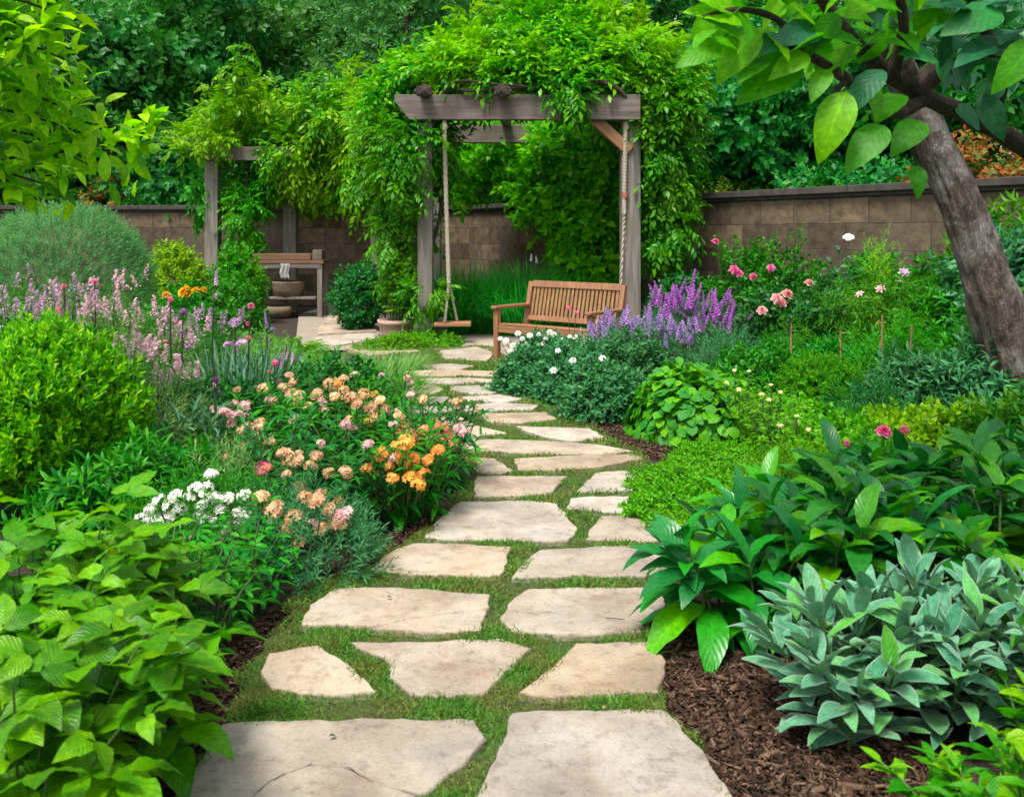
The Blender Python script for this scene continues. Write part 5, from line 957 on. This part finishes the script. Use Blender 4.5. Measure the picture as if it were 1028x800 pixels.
# far wood: one mass closing the view
r = rs(); n = 16000; P = np.c_[r.uniform(-34, 34, n), r.uniform(38, 46, n), r.uniform(0, 19, n) ** 1.0]; P[:, 2] += 1.5 * np.sin(P[:, 0] * .8) + np.sin(P[:, 0] * 2.1)
P[:, 1] += 1.6 * np.sin(P[:, 0] * 1.1) * np.sin(P[:, 2] * .9)
o = put('far_woods', mesh_of('far_woods', instm(SP['bg'], P, r.normal(0, .6, P.shape) + [0, -.6, .1], r.normal(0, .3, P.shape) + [0, -.4, 1], 1.0 * r.uniform(.7, 1.3, n)), G['tree2'])); o['kind'] = 'stuff'; o['label'] = 'far woods beyond the garden wall'

# leaning tree at the right
YTR = 6.3
def tp_(px, py, Y): return np.array(at(px, py, Y))
base = tp_(1075, 450, YTR); base[2] = 0
t = thing('leaning_tree', 'leaning tree with grey bark and large overhanging leaves at upper right', 'tree', tuple(base)); off = base
tr = [base - [0, 0, .05], tp_(1014, 340, YTR), tp_(988, 270, YTR), tp_(962, 200, YTR), tp_(934, 138, YTR), tp_(914, 95, YTR), tp_(890, 40, 6.0), tp_(868, -30, 5.6), tp_(850, -120, 5.2)]
pth = smoothpath(np.array(tr) - off, 22); nn = len(pth); seg = 64; rads = np.interp(np.linspace(0, 8, nn), range(9), [.36, .20, .155, .136, .122, .112, .095, .08, .05])
from mathutils import noise as mn
V, Fq, UV = tube(pth, rads, seg); ii, jj = np.divmod(np.arange(len(V)), seg); cen = np.repeat(pth, seg, 0); amp = np.empty(len(V))
for q in range(len(V)):
    a_ = jj[q] / seg * 6.2832; l = ii[q] * .028
    ridge = 1 - abs(mn.noise(Vector((math.cos(a_) * 3.4, math.sin(a_) * 3.4, l * 1.5)))) * 2; fine = mn.fractal(Vector((math.cos(a_) * 5, math.sin(a_) * 5, l * 6)), .8, 2.0, 4)
    amp[q] = .93 + .15 * max(ridge, -.3) + .07 * fine + .10 * mn.noise(Vector((math.cos(a_), math.sin(a_), l * 1.2 + 7)))
V = cen + (V - cen) * amp[:, None]
npart('trunk', (V, Fq, UV), M['bark'], t)
LIMBS = [([(1130, 470, 5.4), (1150, 320, 4.9), (1090, 200, 4.2), (1030, 150, 3.7), (975, 118, 3.4), (930, 98, 3.25), (885, 68, 3.1), (845, 28, 3.0), (810, -30, 2.9)], .048),
         ([(930, 98, 3.25), (905, 112, 3.1), (880, 108, 3.0), (850, 80, 2.85), (812, 56, 2.8), (770, 40, 2.7)], .026), ([(895, 75, 3.1), (907, 30, 3.0), (900, -20, 2.9)], .026), ([(990, 125, 3.5), (1005, 80, 3.3), (985, 20, 3.1), (960, -30, 3.0)], .03), ([(1030, 150, 3.7), (1060, 90, 3.4), (1050, 10, 3.1)], .04),
         ([(850, 80, 2.85), (835, 100, 2.8), (850, 120, 2.75)], .012), ([(812, 56, 2.8), (780, 20, 2.75), (740, 10, 2.7), (705, 18, 2.65)], .014), ([(905, 112, 3.1), (912, 140, 3.05), (922, 168, 3.0)], .010), ([(914, 95, 6.3), (960, 50, 6.0), (1010, -20, 5.6)], .10)]
for pts, rd in LIMBS:
    p = smoothpath(np.array([tp_(*q) for q in pts]) - off, 6); npart('limb', tube(p, np.linspace(rd, rd * .45, len(p)) * (1 + .08 * np.sin(np.arange(len(p)) * 1.7)), 10), M['limb'], t)
HAND = [  # base px, tip px, depth: the large leaves that stand out one by one
 (725, 45, 682, 62, 2.7, 0), (745, 40, 700, 12, 2.7, 0), (740, 50, 718, 34, 2.65, 0), (752, 22, 692, 4, 2.7, 0), (788, 38, 752, 52, 2.7, 1), (822, 30, 776, 42, 2.72, 1), (800, 60, 742, 100, 2.75, 0), (812, 55, 775, 72, 2.7, 0), (790, 5, 798, -30, 2.7, 0), (818, 28, 782, -8, 2.75, 0),
 (850, 92, 822, 158, 2.75, 0), (886, 70, 850, 108, 2.8, 1), (888, 126, 850, 168, 2.8, 0), (925, 122, 896, 154, 3.0, 0), (920, 166, 924, 196, 3.0, 0), (870, 78, 885, 118, 2.85, 0), (905, 95, 878, 122, 2.9, 0), (760, 28, 722, 78, 2.68, 0), (830, 70, 815, 98, 2.75, 0), (735, 12, 690, -10, 2.7, 0),
 (1005, 12, 950, 28, 3.0, 1), (1012, 40, 960, 62, 3.0, 1), (1040, 42, 1002, 86, 2.9, 0), (985, 95, 1010, 140, 3.3, 1), (960, 105, 985, 128, 3.3, 1), (940, 60, 905, 52, 3.0, 1), (975, 10, 930, -5, 3.0, 1), (1038, 0, 990, -6, 2.9, 1), (1035, 70, 1000, 52, 3.0, 1), (860, 45, 832, 66, 2.85, 0), (875, 20, 838, 12, 2.85, 0), (905, 12, 868, -4, 2.9, 0), (770, 60, 740, 78, 2.7, 0), (915, 50, 890, 40, 2.95, 0)]
for w_, nm, mt in ((0, 'crown', 'over'), (1, 'shade_tinted_foliage', 'overdark')):
    P, D, U, S = [], [], [], []
    for bx_, by, tx, ty, Y, k in HAND:
        if k != w_: continue
        a, b = tp_(bx_, by, Y), tp_(tx, ty, Y - .06); P.append(a - off); D.append(b - a); S.append(np.linalg.norm(b - a) * 1.05); U.append(np.array([r.normal(0, .35), -.75 + r.normal(0, .2), .7]))
    m = 420 if w_ else 340
    for i in range(m):
        if w_: x, y, Y = r.uniform(880, 1120), r.uniform(-120, 125) , r.uniform(3.0, 4.6); ok = y < 20 + (x - 880) * .62 and not (905 < x < 960 and y > 85)
        else: x, y, Y = r.uniform(715, 960), r.uniform(-140, 62), r.uniform(2.6, 4.0); ok = y < 70 - abs(x - 810) * .30 - 8
        if not ok: continue
        P.append(tp_(x, y, Y) - off); D.append(np.array([r.normal(-.4, .6), r.normal(-.2, .5), r.normal(-.45, .4)])); U.append(np.array([r.normal(0, .5), r.normal(-.3, .4), 1])); S.append(r.uniform(.10, .175))
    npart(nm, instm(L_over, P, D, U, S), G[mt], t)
# tree at the upper left: only its boughs reach the picture
YL = 5.4
base = tp_(-110, 450, YL); base[2] = 0
t = thing('young_tree', 'bright leaved young tree reaching in from the upper left', 'tree', tuple(base)); off = base
npart('trunk', tube(smoothpath([(0, 0, -.05), (.05, 0, 1), (.02, 0, 2), (.1, 0, 3.6)], 5), np.linspace(.09, .05, 16), 10), M['limb'], t)
P, D, U, S = [], [], [], []
for (x0, y0, x1, y1, x2, y2, Y) in [(-90, 190, -20, 170, 60, 190, 5.4), (-90, 170, 0, 130, 88, 165, 5.3), (-90, 130, 0, 90, 85, 118, 5.2), (-90, 100, -10, 40, 66, 60, 5.0), (-90, 60, -10, 0, 60, 15, 4.8), (-80, 20, -20, -40, 50, -30, 4.8), (-80, 185, 40, 165, 132, 150, 5.6), (132, 150, 140, 140, 150, 118, 5.6), (-90, 150, 0, 160, 78, 140, 5.5), (-90, 80, 10, 60, 50, 88, 5.3), (-90, 40, 0, 20, 40, 40, 5.0), (-80, 120, 0, 110, 100, 140, 5.3)]:
    pth = smoothpath(np.array([tp_(x0, y0, Y), tp_(x1, y1, Y - .1), tp_(x2, y2, Y - .2)]) - off, 8); npart('limb', tube(pth, np.linspace(.016, .004, len(pth)), 6), M['limb'], t)
    short = x0 > 0; N = 30 if short else 120
    for k in range(N):
        u = r.uniform(.1, 1.0) if not short else r.uniform(.2, 1); j = u * (len(pth) - 1); j0 = min(int(j), len(pth) - 2)
        if x2 == 132 and u < .8: continue
        P.append(pth[j0] + r.normal(0, .10 if not short else .03, 3)); D.append(r.normal(0, .7, 3) + norm(pth[-1] - pth[0]) * .6 + np.array([0, -.15, .1])); U.append(np.array([0, -.2, 1.]) + r.normal(0, .4, 3)); S.append(r.uniform(.10, .185))
npart('crown', instm([leaf(1, .42, 5, .22, .6, .42, .85, .08), leaf(1, .36, 5, .28, .9, .42, .85, .08)], P, D, U, S), G['sun'], t)

# leaf litter on the stones
for px, py, dx, dy, nm, lab in [(618, 622, 1, -.2, 'twig', 'twig on the brown stained tan flagstone'), (605, 712, .5, .5, 'fallen_leaf', 'tiny brown leaf by the top edge of the largest flagstone'), (388, 600, 1, .2, 'fallen_leaf', 'brown leaf scrap on the long hairline cracked flagstone'), (600, 462, 1, 0, 'fallen_leaf', 'brown leaf on the lens shaped flagstone'), (330, 740, 1, .4, 'fallen_leaf', 'small leaf scrap on the large cracked flagstone')]:
    p = gr(px, py, .04); o_ = thing(nm, lab, 'leaf' if nm != 'twig' else 'twig', p)
    if nm == 'twig': npart('twig', tube(smoothpath([(-.035 * dx, -.035 * dy, .003), (0, .004, .004), (.035 * dx, .035 * dy, .003)], 3), np.linspace(.0022, .0014, 7), 5), M['dstem'], o_)
    else: npart('blade', inst(leaf(1, .5, 4, .5, 1.2), [(0, 0, .003)], [(dx, dy, .15)], [(0, 0, 1)], .026), M['cane'] if px % 2 else M['dstem'], o_)
# the beds run on to either side: low leafy cover, too dense to count
r = rs(); n = 5200; Y = r.uniform(1.2, 10, n); s = np.where(r.random(n) < .5, -1, 1); Xc = s * (.63 * Y + .12 + r.uniform(0, 3.2, n))
hgt = .16 + .22 * (np.sin(Xc * 2.1) * np.sin(Y * 1.7) + 1) * .5 + .10 * np.minimum(Y / 5, 1); P = np.c_[Xc, Y, r.random(n) ** .5 * hgt]
o = put('undergrowth', mesh_of('undergrowth', instm(SP['ovate'] + SP['lance'], P, r.normal(0, .6, P.shape) + [0, 0, .7], r.normal(0, .3, P.shape) + [0, 0, 1], r.uniform(.10, .2, n)), G['mid'])); o['kind'] = 'stuff'; o['label'] = 'low leafy undergrowth filling the beds at both sides'
